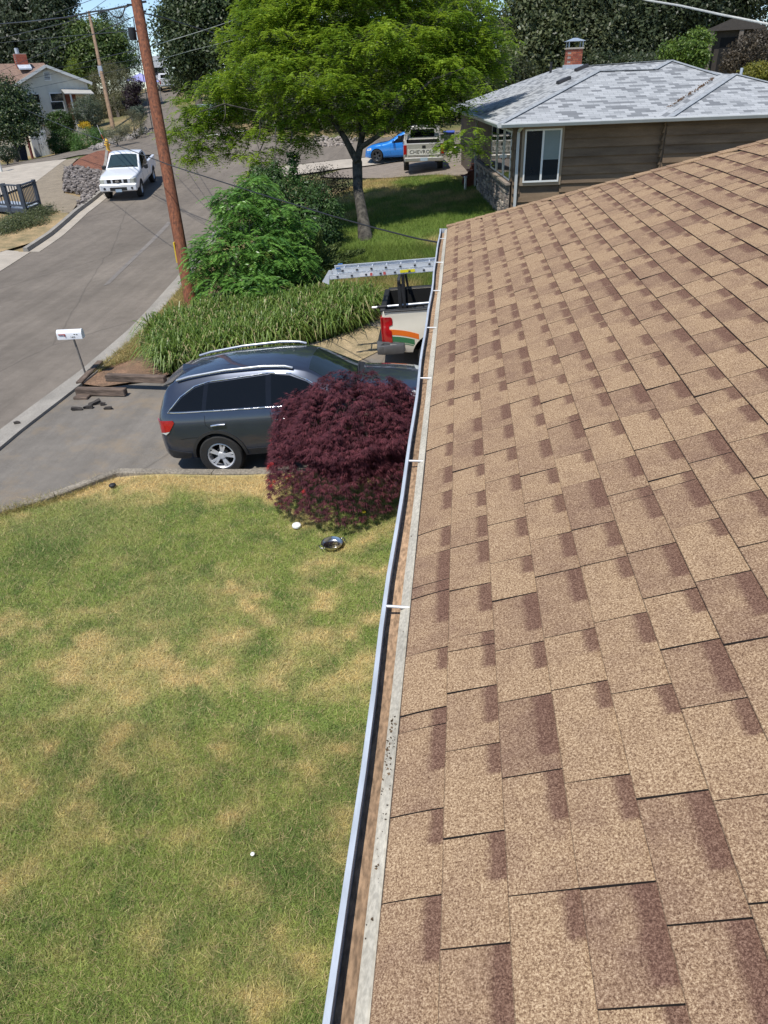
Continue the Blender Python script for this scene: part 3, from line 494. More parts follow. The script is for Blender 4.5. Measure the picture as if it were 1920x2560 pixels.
lap(nh, (.5, .5), (4.95, .5), nz, -.13, .245, (0, -1), [(wx0-.5-.07, wx1-.5+.07, wz0-.07, wz1+.06)])
lap(nh, (4.98, .3), (10.3, .3), nz, -.13, .245, (0, -1)); lap(nh, (4.95, .5), (4.95, .3), nz, -.13, .215, (-1, 0))
lap(nh, (.5, 15.5), (.5, .5), -1.58, -.13, .29, (-1, 0), [(15.5-4.85, 15.5-.62, -1.7, -.2)])
trim = mat('trim_brown', (.30, .235, .165), .8, .08, 4); wh = mat('window_white', (.74, .74, .71), .5, .05, 4)
glass = mat('window_glass', (.012, .016, .02), .04, .1, 2, spec=.6); blind = mat('window_blind', (.18, .23, .23), .25, .06, 2, spec=.6)
wn = MB().box((wx0-.08, .405, wz0-.09), (wx1+.08, .47, wz1+.07)).build('window', trim, nh)
mb = MB()
for x0, x1, z0, z1 in ((wx0, wx0+.045, wz0, wz1), (wx1-.045, wx1, wz0, wz1), (wx0+.045, wx1-.045, wz0, wz0+.05), (wx0+.045, wx1-.045, wz1-.045, wz1), ((wx0+wx1)/2-.03, (wx0+wx1)/2+.03, wz0+.05, wz1-.045)): mb.box((x0, .375, z0), (x1, .4045, z1))
mb.build('frame', wh, wn); mx = (wx0+wx1)/2; zs = wz0+.62
MB().box((wx0+.045, .39, wz0+.05), (mx-.03, .4043, wz1-.045)).build('pane', glass, wn)
MB().box((mx+.03, .387, zs), (wx1-.045, .4044, wz1-.045)).build('blind', blind, wn)
MB().box((mx+.03, .388, wz0+.05), (wx1-.045, .4043, zs)).build('pane', glass, wn)
# three-part side window
sw = MB().box((.455, .60, -1.70), (.468, 4.87, -.18)).build('window', trim, nh)
mirror = mat('reflecting_glass', (.02, .025, .03), .02, .1, 2, spec=1.); mb = MB()
for y0, y1 in ((.66, 1.86), (2.12, 3.32), (3.58, 4.78)):
    for q in ((y0, y0+.06, -1.62, -.24), (y1-.06, y1, -1.62, -.24), (y0+.06, y1-.06, -1.62, -1.57), (y0+.06, y1-.06, -.29, -.24)): mb.box((.43, q[0], q[2]), (.4545, q[1], q[3]))
    MB().box((.44, y0+.06, -1.57), (.4543, y1-.06, -.29)).build('pane', mirror, sw)
mb.build('frame', wh, sw)
for xy, zt, zb_, m in (((.60, .40), -.25, -3.0, gm), ((.40, 8.9), -.2, -3.0, gm)):
    x, y = xy; mb = MB().box((x-.04, y-.03, zb_), (x+.04, y+.03, zt)); mb.bar((x, y, zt), (x+.06 if y < 1 else x-.15, y-.33 if y < 1 else y, -.09), .07, .06, (1, 0, 0) if y < 1 else (0, 1, 0)); mb.build('downspout', m, nh)
# stone base on the side wall: single stones
stm = [mat('stone%d' % i, c, .95, .25, 9, .7, 40) for i, c in enumerate(((.30, .245, .20), (.22, .185, .16), (.37, .31, .25), (.165, .14, .125)))]
mort = MB().box((.44, .52, nz), (.452, 8.3, -1.72)).build('stone_base', mat('mortar', (.08, .068, .058), .95, .2, 9), nh); z = -1.74
while z > nz:
    h = .11+.07*rng.random(); y = .53+.05*rng.random()
    while y < 8.2:
        w = .16+.24*rng.random(); dd = .03+.06*rng.random(); z1 = z; z0 = z-h+.015; y1 = min(y+w-.015, 8.28); j = lambda: rng.normal()*.008
        v = [(.44, y, z0), (.44, y1, z0), (.44, y1, z1), (.44, y, z1), (.44-dd, y+.02+j(), z0+.02+j()), (.44-dd+j(), y1-.02+j(), z0+.015+j()), (.44-dd, y1-.015+j(), z1-.02+j()), (.44-dd+j(), y+.015+j(), z1-.015+j())]
        if y1-y > .05: MB().add(v, [(0, 1, 2, 3), (4, 7, 6, 5), (0, 4, 5, 1), (1, 5, 6, 2), (2, 6, 7, 3), (3, 7, 4, 0)]).build('stone', stm[rng.integers(4)], mort)
        y += w
    z -= h
MB().box((.30, .5, -1.72), (.455, 8.3, -1.66)).build('stone_sill', mat('sill_stone', (.27, .22, .18), .9, .2, 6), nh)
MB().box((.80, 8.35, nz), (.86, 11.6, -.4)).build('garage_door', mat('garage_white', (.62, .60, .58), .7, .06, 3), nh)
def brick_chimney(parent, c, wx, wy, z0, z1, cols, nm='chimney', fine=True):
    ch = MB().box((c[0]-wx/2, c[1]-wy/2, z0), (c[0]+wx/2, c[1]+wy/2, z1)).build(nm, mat(nm+'_mortar', (.40, .34, .29), .95, .15, 8), parent); ms = [mat('%s_brick%d' % (nm, i), q, .9, .18, 9) for i, q in enumerate(cols)]
    h = .075; k = 0; z = z0+.01
    while z+h < z1+.001:
        for face in range(4):
            L = wx if face % 2 == 0 else wy; x = -L/2+(.105 if k % 2 else 0)
            while x < L/2-.02:
                e = min(x+.2, L/2); t = .012; a, b = x+.005, e-.005
                if b-a > .02:
                    if face == 0: bx = ((c[0]+a, c[1]-wy/2-t, z+.005), (c[0]+b, c[1]-wy/2, z+h-.005))
                    elif face == 2: bx = ((c[0]+a, c[1]+wy/2, z+.005), (c[0]+b, c[1]+wy/2+t, z+h-.005))
                    elif face == 1: bx = ((c[0]+wx/2, c[1]+a, z+.005), (c[0]+wx/2+t, c[1]+b, z+h-.005))
                    else: bx = ((c[0]-wx/2-t, c[1]+a, z+.005), (c[0]-wx/2, c[1]+b, z+h-.005))
                    if face in (0, 3) or fine: MB().box(*bx).build('brick', ms[rng.integers(len(ms))], ch)
                x = e
        z += h; k += 1
    return ch
cc = (4.3, 9.9); ch = brick_chimney(nh, cc, .56, .50, 1.0, 2.0, ((.33, .085, .045), (.27, .07, .04), (.40, .13, .07)), fine=False)
MB().box((cc[0]-.32, cc[1]-.29, 2.0), (cc[0]+.32, cc[1]+.29, 2.05)).build('crown_slab', conc, ch)
mb = MB()
for sx in (-1, 1):
    for sy in (-1, 1): mb.box((cc[0]+sx*.27-.015, cc[1]+sy*.23-.015, 2.05), (cc[0]+sx*.27+.015, cc[1]+sy*.23+.015, 2.26))
mb.build('cap_post', galv, ch)
MB().add([(cc[0]-.36, cc[1]-.32, 2.26), (cc[0]+.36, cc[1]-.32, 2.26), (cc[0]+.36, cc[1]+.32, 2.26), (cc[0]-.36, cc[1]+.32, 2.26), (cc[0]-.08, cc[1], 2.37), (cc[0]+.08, cc[1], 2.37)], [(0, 1, 5, 4), (1, 2, 5), (2, 3, 4, 5), (3, 0, 4), (3, 2, 1, 0)]).build('chimney_cap', mat('cap_metal', (.5, .58, .66), .4, .1, 5, metal=.5), ch)
MB().box((cc[0]-.34, cc[1]-.31, 1.12), (cc[0]+.34, cc[1]+.31, 1.48)).build('flashing', mat('flashing_grey', (.48, .52, .56), .6, .08, 4), ch)
for x, y in ((2.83, 4.89), (3.9, 6.9)):
    z = x*p_; MB().add([(x-.2, y-.22, z-.05), (x+.22, y-.22, z+.06), (x+.22, y+.22, z+.06), (x-.2, y+.22, z-.05), (x-.2, y-.2, z+.03), (x+.2, y-.2, z+.17), (x+.2, y+.2, z+.17), (x-.2, y+.2, z+.03)], [(0, 1, 5, 4), (1, 2, 6, 5), (2, 3, 7, 6), (3, 0, 4, 7), (4, 5, 6, 7), (3, 2, 1, 0)]).build('roof_vent', mat('vent_black', (.02, .02, .022), .6, .1, 5), nh)
MB().tube([(3.7, 11.2, 1.1), (3.7, 11.2, 1.62)], .05, 10).build('vent_pipe', mat('vent_black', (.02, .02, .022)), nh, 50)
MB().tube([(8.6, 4.2, .7), (8.6, 4.2, 1.15)], .045, 10).build('vent_pipe', galv, nh, 50)

# ================================================================== WHITE HOUSE ACROSS THE STREET
GB = gp(105, 390); wd = _n(np.array([-GB[0], -GB[1], 0])); ang = math.atan2(wd[1], wd[0])+math.pi/2+R_(6); whs = tag(empty('white_house', tuple(GB), ang), 'white gabled house with brown roof and basement doors above the side street', 'house')
Rw = Matrix.Rotation(ang, 3, 'Z'); S_ = float((CM.T@(GB-np.array([0, 0, CZ])))[2])/F_     # metres per photo pixel at that distance
def wl(px_, py_): return ((px_-105)*S_/.97-(390-py_)*-.17*S_, (390-py_)*S_)     # photo pixel to (x, z) on the gable wall (verticals lean)
wsid = mat('white_siding', (.66, .63, .53), .8, .07, 2, .15, 20); wtr = mat('white_trim', (.76, .75, .70), .7, .05, 3); broof = mat('brown_roof', (.235, .155, .115), .95, .15, 3, .5, 25, fine=.2, fscale=12)
pk = wl(129, 200); le = wl(58, 232); re = wl(229, 240); xl, xr = le[0]+.25, re[0]-.3; zt = (le[1]+re[1])/2
mb = MB().prism([(xl, 0, -.6), (xr, 0, -.6), (xr, 0, zt), (pk[0], 0, pk[1]-.1), (xl, 0, zt)], (0, 6, 0)); mb.box((xl-9, 2.5, -.6), (xl+.05, 9, zt-.05)); mb.build('wall', wsid, whs)
z = zt+.02
while z < pk[1]-.25:
    f = (pk[1]-.1-z)/(pk[1]-.1-zt); MB().box((pk[0]+(xl-pk[0])*f, -.025, z), (pk[0]+(xr-pk[0])*f, -.002, z+.17)).build('siding_board', wsid, whs); z += .19
x = xl
while x < xr-.2: MB().box((x, -.03, 2.2), (x+.05, -.002, zt)).build('batten', wsid, whs); x += .42
for a, b in ((xl-.35, pk[0]), (xr+.35, pk[0])):
    za = zt-.12; MB().prism([(a, -.4, za), (b, -.4, pk[1]), (b, 6, pk[1]), (a, 6, za)], (0, 0, .08)).build('roof', broof, whs); MB().bar((a, -.41, za+.0), (b, -.41, pk[1]-.02), .04, .2).build('rake_board', wtr, whs)
zr2 = pk[1]+.28; MB().prism([(xl-9.3, 2.1, zt-.15), (xr-2.2, 2.1, zt-.15), (xr-2.2, 5.6, zr2), (xl-9.3, 5.6, zr2)], (0, 0, .08)).build('roof', broof, whs); MB().prism([(xl-9.3, 9.2, zt-.15), (xr-2.2, 9.2, zt-.15), (xr-2.2, 5.6, zr2), (xl-9.3, 5.6, zr2)], (0, 0, .08)).build('roof', broof, whs)
def wbox(name, p0, p1, y0, y1, m, parent=whs):
    a = wl(*p0); b = wl(*p1); return MB().box((min(a[0], b[0]), y0, min(a[1], b[1])), (max(a[0], b[0]), y1, max(a[1], b[1]))).build(name, m, parent)
for (a, b) in (((135, 258), (164, 291)), ((88, 258), (112, 296))):
    w = wbox('window', (a[0]-3, a[1]-3), (b[0]+3, b[1]+4), -.08, -.031, wtr); wbox('pane', a, (b[0], (a[1]+b[1])/2-1), -.0805, -.079, glass, w).scale = (1, 1, 1); wbox('pane', (a[0], (a[1]+b[1])/2+1), b, -.0805, -.079, glass, w)
for o in whs.children:
    if o.name.startswith('window'):
        for q in o.children: q.location.y = -.012
v = wbox('gable_vent', (123, 212), (141, 231), -.07, -.026, wtr)
for i in range(5): wbox('slat', (125.5, 214.5+i*3), (138, 215.8+i*3), -.085, -.0705, mat('vent_dark', (.03, .03, .03)), v)
g = wbox('basement_door', (80, 333), (126, 391), -.07, -.02, mat('door_white', (.60, .64, .68), .6, .04, 2)); wbox('door_leaf', (84, 336), (103, 390), -.095, -.071, MATS['door_white'], g); wbox('door_leaf', (104, 336), (123, 390), -.095, -.071, MATS['door_white'], g)
for q in (101.5, 105.5): wbox('handle', (q-.8, 362), (q+.8, 365), -.13, -.096, mat('vent_dark', (.03, .03, .03)), g)
wbox('band_board', (80, 318), (128, 323), -.12, -.031, mat('band_grey', (.22, .22, .2)))
a = wl(160, 250); b = wl(226, 252); MB().prism([(a[0], -.03, a[1]), (b[0], -.03, a[1]-.1), (b[0], -1.5, a[1]-.42), (a[0], -1.5, a[1]-.32)], (0, 0, .06)).build('porch_roof', mat('porch_grey', (.42, .41, .38), .7, .08, 3), whs)
a = wl(184, 318); t = wl(178, 257); MB().box((a[0]-.06, -1.42, 0.9), (a[0]+.06, -1.3, a[1]+2.05)).build('porch_post', wtr, whs)
wbox('entry_brick', (167, 258), (200, 316), -.06, -.031, mat('entry_brick', (.20, .07, .045), .9, .25, 9)); wbox('front_door', (166, 259), (176, 312), -.10, -.061, mat('door_dark', (.06, .045, .035), .6))
c0 = wl(46, 193); c0 = (c0[0]+1.7, c0[1]); brick_chimney(whs, (c0[0], 5.0), .95, .7, zt, zr2+.75, ((.42, .11, .06), (.36, .09, .05)), 'old_chimney', False); MB().tube([(c0[0]-.15, 5, zr2+.75), (c0[0]-.15, 5, zr2+1.15)], .16, 12).build('flue', galv, whs, 50)
s0 = wl(98, 196); MB().prism([(s0[0]-.5, 3.9, zr2-.42), (s0[0]+.5, 3.9, zr2-.42), (s0[0]+.5, 4.7, zr2-.12), (s0[0]-.5, 4.7, zr2-.12)], (0, 0, .1)).build('skylight', mat('skylight', (.55, .62, .68), .2), whs)
wbox('step_wall', (72, 345), (84, 398), -1.2, -.2, mat('red_step', (.13, .02, .02), .8))
z = zb+.3
while z < ZE-.35:
    MB().add([(.45, -3.98, z), (.425, -3.98, z), (.443, -3.98, z+.2), (.45, -3.98, z+.2), (.45, 8.44, z), (.425, 8.44, z), (.443, 8.44, z+.2), (.45, 8.44, z+.2)], [(0, 1, 5, 4), (1, 2, 6, 5), (2, 3, 7, 6), (0, 3, 2, 1), (4, 5, 6, 7)]).build('siding_board', wallm, house).location = tuple(-HL); z += .19
# ================================================================== VEHICLES
def pchip(pts, lin=False):
    x = np.array([p[0] for p in pts], float); y = np.array([p[1] for p in pts], float)
    if lin: return lambda q: np.interp(q, x, y)
    h = np.diff(x); d = np.diff(y)/h; m = np.zeros_like(y); m[0], m[-1] = d[0], d[-1]
    for i in range(1, len(x)-1):
        if d[i-1]*d[i] > 0: w1 = 2*h[i]+h[i-1]; w2 = h[i]+2*h[i-1]; m[i] = (w1+w2)/(w1/d[i-1]+w2/d[i])
    def f(q):
        q = np.clip(q, x[0], x[-1]); i = np.clip(np.searchsorted(x, q)-1, 0, len(h)-1); t = (q-x[i])/h[i]
        return y[i]*(1+2*t)*(1-t)**2+h[i]*m[i]*t*(1-t)**2+y[i+1]*t*t*(3-2*t)+h[i]*m[i+1]*t*t*(t-1)
    return f
blk = mat('black_plastic', (.018, .018, .019), .6, .1, 20); rub = mat('tyre_rubber', (.022, .021, .020), .85, .2, 30, .3, 60); chrome = mat('chrome', (.75, .76, .78), .15, .05, 8, metal=.9); alloy = mat('alloy', (.66, .67, .69), .35, .06, 12, metal=.3)
cglass = mat('car_glass', (.006, .007, .008), .03, .1, 2, spec=.28); redl = mat('tail_red', (.38, .010, .012), .12, .2, 8, coat=.8); clearl = mat('lamp_clear', (.62, .63, .60), .1, .1, 12, coat=.8); platem = mat('plate_pale', (.45, .56, .66), .5, .15, 20); dark = mat('well_dark', (.008, .008, .008), .95)
class Car:
    def __init__(s, ze, belt, wm, wt, cr, zb, lin=False):
        s.ze, s.belt, s.wm, s.wt, s.cr, s.zb = pchip(ze, lin), pchip(belt), pchip(wm), pchip(wt, lin), pchip(cr, lin), pchip(zb); s.u0, s.u1 = ze[0][0], ze[-1][0]; s.keys = [p[0] for p in ze]
    def section(s, u):
        ze, w, wt, cr, zb = s.ze(u), s.wm(u), s.wt(u), s.cr(u), s.zb(u); b = min(s.belt(u), ze-.03); wt = min(wt, w*.985); lo = min(zb, b-.2)
        wb = w*.965; fr = 0.5
        side = [(w*.80, lo), (w*.955, lo+.05), (w*.99, lo+(b-lo)*.22), (w, lo+(b-lo)*.5), (w*.995, lo+(b-lo)*.78), (wb, b), (wb+(wt-wb)*.5+.012*min(1, (ze-b)*3), b+(ze-b)*.5), (wt+.004, ze-.012)]
        top = [(wt*.965, ze+cr*.12), (wt*.80, ze+cr*.42), (wt*.5, ze+cr*.78), (0., ze+cr)]
        return side, top
    def mesh(s, step=.07):
        us = set(np.round(np.linspace(s.u0, s.u1, int((s.u1-s.u0)/step)), 4)) | set(np.round(s.keys, 4)); us = sorted(us); us = [us[0]]+[u for a, u in zip(us, us[1:]) if u-a > .006]; mb = MB(); v = []; k = None
        for u in us:
            sd, tp = s.section(u); half = sd+tp; ring = [(u, y, z) for y, z in half]+[(u, -y, z) for y, z in half[-2::-1]]; k = len(ring); v += ring
        n = len(us); f = [(i*k+j, i*k+(j+1) % k, (i+1)*k+(j+1) % k, (i+1)*k+j) for i in range(n-1) for j in range(k)]+[tuple(range(k)), tuple((n-1)*k+j for j in range(k))[::-1]]
        return mb.add(v, f)
    def side_y(s, u, z):
        sd, _ = s.section(u); return float(np.interp(z, [q[1] for q in sd], [q[0] for q in sd]))
    def top_z(s, u, y):
        _, tp = s.section(u); sd, _ = s.section(u); pts = sorted([(q[0], q[1]) for q in [sd[-1]]+tp]); return float(np.interp(abs(y), [q[0] for q in pts], [q[1] for q in pts]))
    def side_patch(s, name, poly, m, parent, side, eps=.006, step=.09, thick=.02):
        P, f = cdt(poly, step); b = len(P); n = len(densify(poly, step)); v = [(u, side*(s.side_y(u, z)+eps), z) for u, z in P]; v += [(u, side*(s.side_y(u, z)+eps-thick), z) for u, z in P[:n]]
        return MB().add(v, [tuple(q) for q in f]+[(i, (i+1) % n, b+(i+1) % n, b+i) for i in range(n)]).build(name, m, parent, 40)
    def top_patch(s, name, poly, m, parent, eps=.006, step=.1, thick=.02):
        P, f = cdt(poly, step); b = len(P); n = len(densify(poly, step)); v = [(u, y, s.top_z(u, y)+eps) for u, y in P]; v += [(u, y, s.top_z(u, y)+eps-thick) for u, y in P[:n]]
        return MB().add(v, [tuple(q) for q in f]+[(i, (i+1) % n, b+(i+1) % n, b+i) for i in range(n)]).build(name, m, parent, 40)
    def side_line(s, name, pts, r, m, parent, side, eps=.004, step=.08, n=6):
        q = densify(pts, step, False); return MB().tube([(u, side*(s.side_y(u, z)+eps), z) for u, z in q], r, n).build(name, m, parent, 60)
def boolcut(o, cutters):
    for c in cutters:
        md = o.modifiers.new('b', 'BOOLEAN'); md.operation = 'DIFFERENCE'; md.solver = 'EXACT'; md.object = c
    mp = o.parent; o.parent = None; bpy.context.view_layer.update(); dg = bpy.context.evaluated_depsgraph_get(); dg.update(); me = bpy.data.meshes.new_from_object(o.evaluated_get(dg)); o.modifiers.clear(); o.parent = mp; old = o.data; o.data = me; bpy.data.meshes.remove(old)
    for c in cutters: bpy.data.objects.remove(c)
def cut_arches(body, axles, R, inner, outer, zc, bed=None):
    cs = []
    for u in axles:
        for sd in (-1, 1): cs.append(MB().lathe([(0, sd*inner), (R, sd*inner), (R, sd*outer), (0, sd*outer)], 36, (u, 0, zc), 'y').build('cutter'))
    if bed: cs.append(MB().box(*bed).build('cutter'))
    for c in cs:
        bm = bmesh.new(); bm.from_mesh(c.data); bmesh.ops.remove_doubles(bm, verts=bm.verts, dist=1e-5); bmesh.ops.recalc_face_normals(bm, faces=bm.faces); bm.to_mesh(c.data); bm.free()
    boolcut(body, cs); me = body.data
    for p in me.polygons:
        c = p.center
        for u in axles:
            if abs(c.y) > inner-.02 and math.hypot(c.x-u, c.z-zc) < R+.004 and not (abs(p.normal.y) > .7 and abs(c.y) > inner+.05): p.material_index = 1
        if bed and bed[0][0]-.003 < c.x < bed[1][0]+.003 and abs(c.y) < bed[1][1]+.004 and bed[0][2]-.01 < c.z < bed[1][2]: p.material_index = 1
    me.polygons.foreach_set('use_smooth', [True]*len(me.polygons)); me.set_sharp_from_angle(angle=R_(32))
def wheel(parent, u, y, R, wd, rim, nsp=5, m=alloy, twin=True, dish=.03):
    sg = 1 if y > 0 else -1; hub = MB().lathe([(.0, -wd*.2), (rim*.5, -wd*.2), (rim*.5, wd*.15), (0, wd*.15)], 16, (0, 0, 0), 'y').build('wheel', mat('brake_grey', (.10, .10, .10), .5, metal=.5), parent, 40); hub.location = (u, y, R); hub.scale = (1, sg, 1)
    MB().lathe([(rim, -wd/2), (R*.93, -wd/2), (R*.985, -wd*.42), (R, -wd*.33), (R, wd*.33), (R*.985, wd*.42), (R*.93, wd/2), (rim*1.02, wd/2), (rim, wd*.42)], 40, (0, 0, 0), 'y', closed=True).build('tyre', rub, hub, 35)
    mb = MB().lathe([(rim*1.0, wd*.42), (rim*.93, wd*.45), (rim*.88, wd*.40), (rim*.86, -wd*.1)], 40, (0, 0, 0), 'y'); f = wd/2-dish
    mb.lathe([(.0, f+.004), (.055, f+.004), (.075, f-.02), (.075, f-.05)], 16, (0, 0, 0), 'y')
    for i in range(nsp):
        for dlt in ((-.16, .16) if twin else (0,)):
            t = 2*math.pi*i/nsp+dlt; t0 = 2*math.pi*i/nsp+dlt*.4; w0 = .028 if twin else .05; w1 = .024 if twin else .045; mb.bar((.05*math.cos(t0), f-.015, .05*math.sin(t0)), (rim*.92*math.cos(t), f-.005, rim*.92*math.sin(t)), w0*1.3, .022, (0, 1, 0))
    mb.build('rim', m, hub, 40); return hub
# ------------------------------------------------------------------ dark grey SUV
def make_suv():
    e = empty('suv', (-3.81, 11.15, .01), .006, -.105); tag(e, 'dark grey SUV with roof rails parked behind the red maple', 'car')
    pm = mat('paint_graphite', (.042, .052, .078), .30, .06, 3, metal=.5, coat=1.)
    c = Car([(-1.03, .62), (-1.0, .86), (-.965, 1.0), (-.90, 1.20), (-.80, 1.40), (-.70, 1.525), (-.58, 1.585), (-.3, 1.625), (.3, 1.66), (.95, 1.655), (1.4, 1.615), (1.62, 1.56), (1.95, 1.37), (2.28, 1.165), (2.4, 1.125), (2.8, 1.07), (3.2, 1.0), (3.5, .91), (3.66, .80), (3.73, .62)],
            [(-1.03, .55), (-.9, 1.08), (-.6, 1.11), (0, 1.09), (1, 1.06), (2, 1.02), (2.6, .97), (3.3, .86), (3.73, .5)], [(-1.03, .66), (-.97, .80), (-.85, .885), (-.5, .93), (.3, .945), (1.4, .945), (2.6, .94), (3.2, .90), (3.5, .82), (3.66, .68), (3.73, .55)],
            [(-1.03, .60), (-.965, .72), (-.8, .655), (-.58, .60), (.2, .61), (1.3, .60), (1.62, .61), (2.28, .76), (2.8, .80), (3.2, .78), (3.5, .70), (3.73, .48)], [(-1.03, .02), (-.6, .03), (.5, .05), (1.5, .05), (1.62, .06), (2.28, .06), (3.2, .05), (3.73, .03)], [(-1.03, .42), (-.8, .32), (0, .30), (3, .28), (3.73, .34)])
    b = c.mesh(.06).build('body', [pm, dark], e, 32); cut_arches(b, (0, 2.78), .425, .52, 1.3, .37)
    trm = mat('arch_plastic', (.028, .028, .03), .5, .1, 20)
    for sd in (-1, 1):
        for ux in (0, 2.78):
            arc = [(ux+.475*math.cos(t), .37+.475*math.sin(t)) for t in np.linspace(-.12, math.pi+.12, 22)]+[(ux+.424*math.cos(t), .37+.424*math.sin(t)) for t in np.linspace(math.pi+.12, -.12, 22)]; c.side_patch('arch_trim', arc, trm, e, sd, .012, .09, .05)
        c.side_patch('sill_trim', [(.50, .32), (2.28, .31), (2.30, .46), (.48, .47)], trm, e, sd, .012); c.side_patch('bumper_trim', [(-.95, .40), (-.50, .34), (-.485, .47), (-.9, .56)], trm, e, sd, .01)
        Q = [(-.68, 1.20), (-.14, 1.18), (-.06, 1.535), (-.22, 1.50), (-.46, 1.38)]; Rr = [(-.07, 1.178), (.93, 1.15), (.97, 1.58), (.02, 1.55)]; Fr = [(1.02, 1.148), (2.05, 1.11), (1.90, 1.22), (1.62, 1.42), (1.36, 1.535), (1.06, 1.58)]
        for q in (Q, Rr, Fr): c.side_patch('window', q, cglass, e, sd, .006, .09, .02)
        for q in ([(-.14, 1.18), (-.07, 1.178), (.02, 1.55), (-.06, 1.535)], [(.93, 1.15), (1.02, 1.148), (1.06, 1.58), (.97, 1.58)]): c.side_patch('pillar_trim', q, mat('piano_black', (.008, .008, .009), .15), e, sd, .0045, .09, .02)
        c.side_line('window_trim', [(2.2, 1.085), (1.0, 1.128), (0, 1.158), (-.73, 1.18), (-.48, 1.395), (-.22, 1.525), (.03, 1.575), (1.0, 1.605), (1.38, 1.56), (1.64, 1.445), (2.0, 1.19)], .010, chrome, e, sd, .008, .05)
        c.side_patch('tail_lamp', [(-.99, .93), (-.93, .85), (-.76, .88), (-.64, 1.02), (-.66, 1.06), (-.985, 1.055)], redl, e, sd, .012, .06, .03); c.side_patch('lamp_lens', [(-.955, .83), (-.84, .82), (-.76, .875), (-.93, .845)], clearl, e, sd, .013, .06, .02)
        for q in ([(-.10, 1.10), (-.12, .95), (.02, .80), (.30, .68), (.42, .5)], [(.99, 1.06), (1.0, .5)], [(2.12, 1.03), (2.15, .8), (2.1, .5)]): c.side_line('door_seam', q, .004, dark, e, sd, .0, .06)
        c.side_line('body_crease', [(-.6, .73), (-.45, .745), (-.1, .74)], .004, dark, e, sd, .0, .06)
        for u in (.10, 1.18):
            h = c.side_line('door_handle', [(u-.12, .93), (u, .94), (u+.12, .935)], .017, chrome, e, sd, .022, .05)
        r = [(-.52, 1.615), (-.3, 1.655), (.3, 1.70), (.95, 1.70), (1.3, 1.665), (1.42, 1.625)]
        MB().tube([(u, sd*(.60+.01), z+.012) for u, z in densify(r, .1, False)], .022, 8).build('roof_rail', mat('rail_silver', (.52, .54, .57), .3, .05, 9, metal=.7), e, 60)
        c.top_patch('headlamp', [(3.25, sd*.50), (3.60, sd*.45), (3.55, sd*.62), (3.2, sd*.74)], clearl, e, .008)
        MB().lathe([(0, -.05), (.06, -.05), (.1, 0), (.09, .06), (0, .08)], 14, (1.98, sd*1.03, 1.06), 'x').build('mirror', pm, e, 40); MB().bar((2.02, sd*.88, 1.03), (2.0, sd*1.0, 1.05), .06, .05).build('mirror_arm', blk, e)
    c.top_patch('windshield', [(1.66, -.53), (1.645, -.3), (1.64, 0), (1.645, .3), (1.66, .53), (2.24, .68), (2.30, .35), (2.32, 0), (2.30, -.35), (2.24, -.68)], mat('windshield', (.015, .022, .022), .025, .1, 2, spec=.8), e, .006, .09); c.top_patch('cowl', [(2.26, -.70), (2.31, -.35), (2.33, 0), (2.31, .35), (2.26, .70), (2.36, .73), (2.40, 0), (2.36, -.73)], blk, e, .01, .09)
    c.top_patch('rear_window', [(-.90, -.58), (-.76, -.54), (-.72, 0), (-.76, .54), (-.90, .58)], cglass, e, .008, .09)
    for y0, y1 in ((-.55, -.02), (.02, .5)): MB().tube([(2.35, y0, c.top_z(2.35, y0)+.03), (2.31, (y0+y1)/2, c.top_z(2.31, (y0+y1)/2)+.035), (2.29, y1, c.top_z(2.29, y1)+.03)], .011, 6).build('wiper', blk, e, 60)
    for y in (-.42, .42): c.top_patch('hood_crease', [(2.42, y-.006), (3.3, y*1.02-.006), (3.3, y*1.02+.006), (2.42, y+.006)], pm, e, .006, .2, .01)
    MB().add([(-.62, -.03, 1.60), (-.30, -.03, 1.66), (-.30, .03, 1.66), (-.62, .03, 1.60), (-.60, 0, 1.70)], [(0, 1, 4), (1, 2, 4), (2, 3, 4), (3, 0, 4), (3, 2, 1, 0)]).build('antenna_fin', pm, e)
    MB().prism([(-.62, -.55, 1.565), (-.82, -.50, 1.50), (-.84, 0, 1.51), (-.82, .50, 1.50), (-.62, .55, 1.565)], (0, 0, .03)).build('spoiler', pm, e, 40)
    for u in (0, 2.78):
        for sd in (-1, 1): wheel(e, u, sd*.825, .37, .235, .235, 5)
    return e
make_suv()
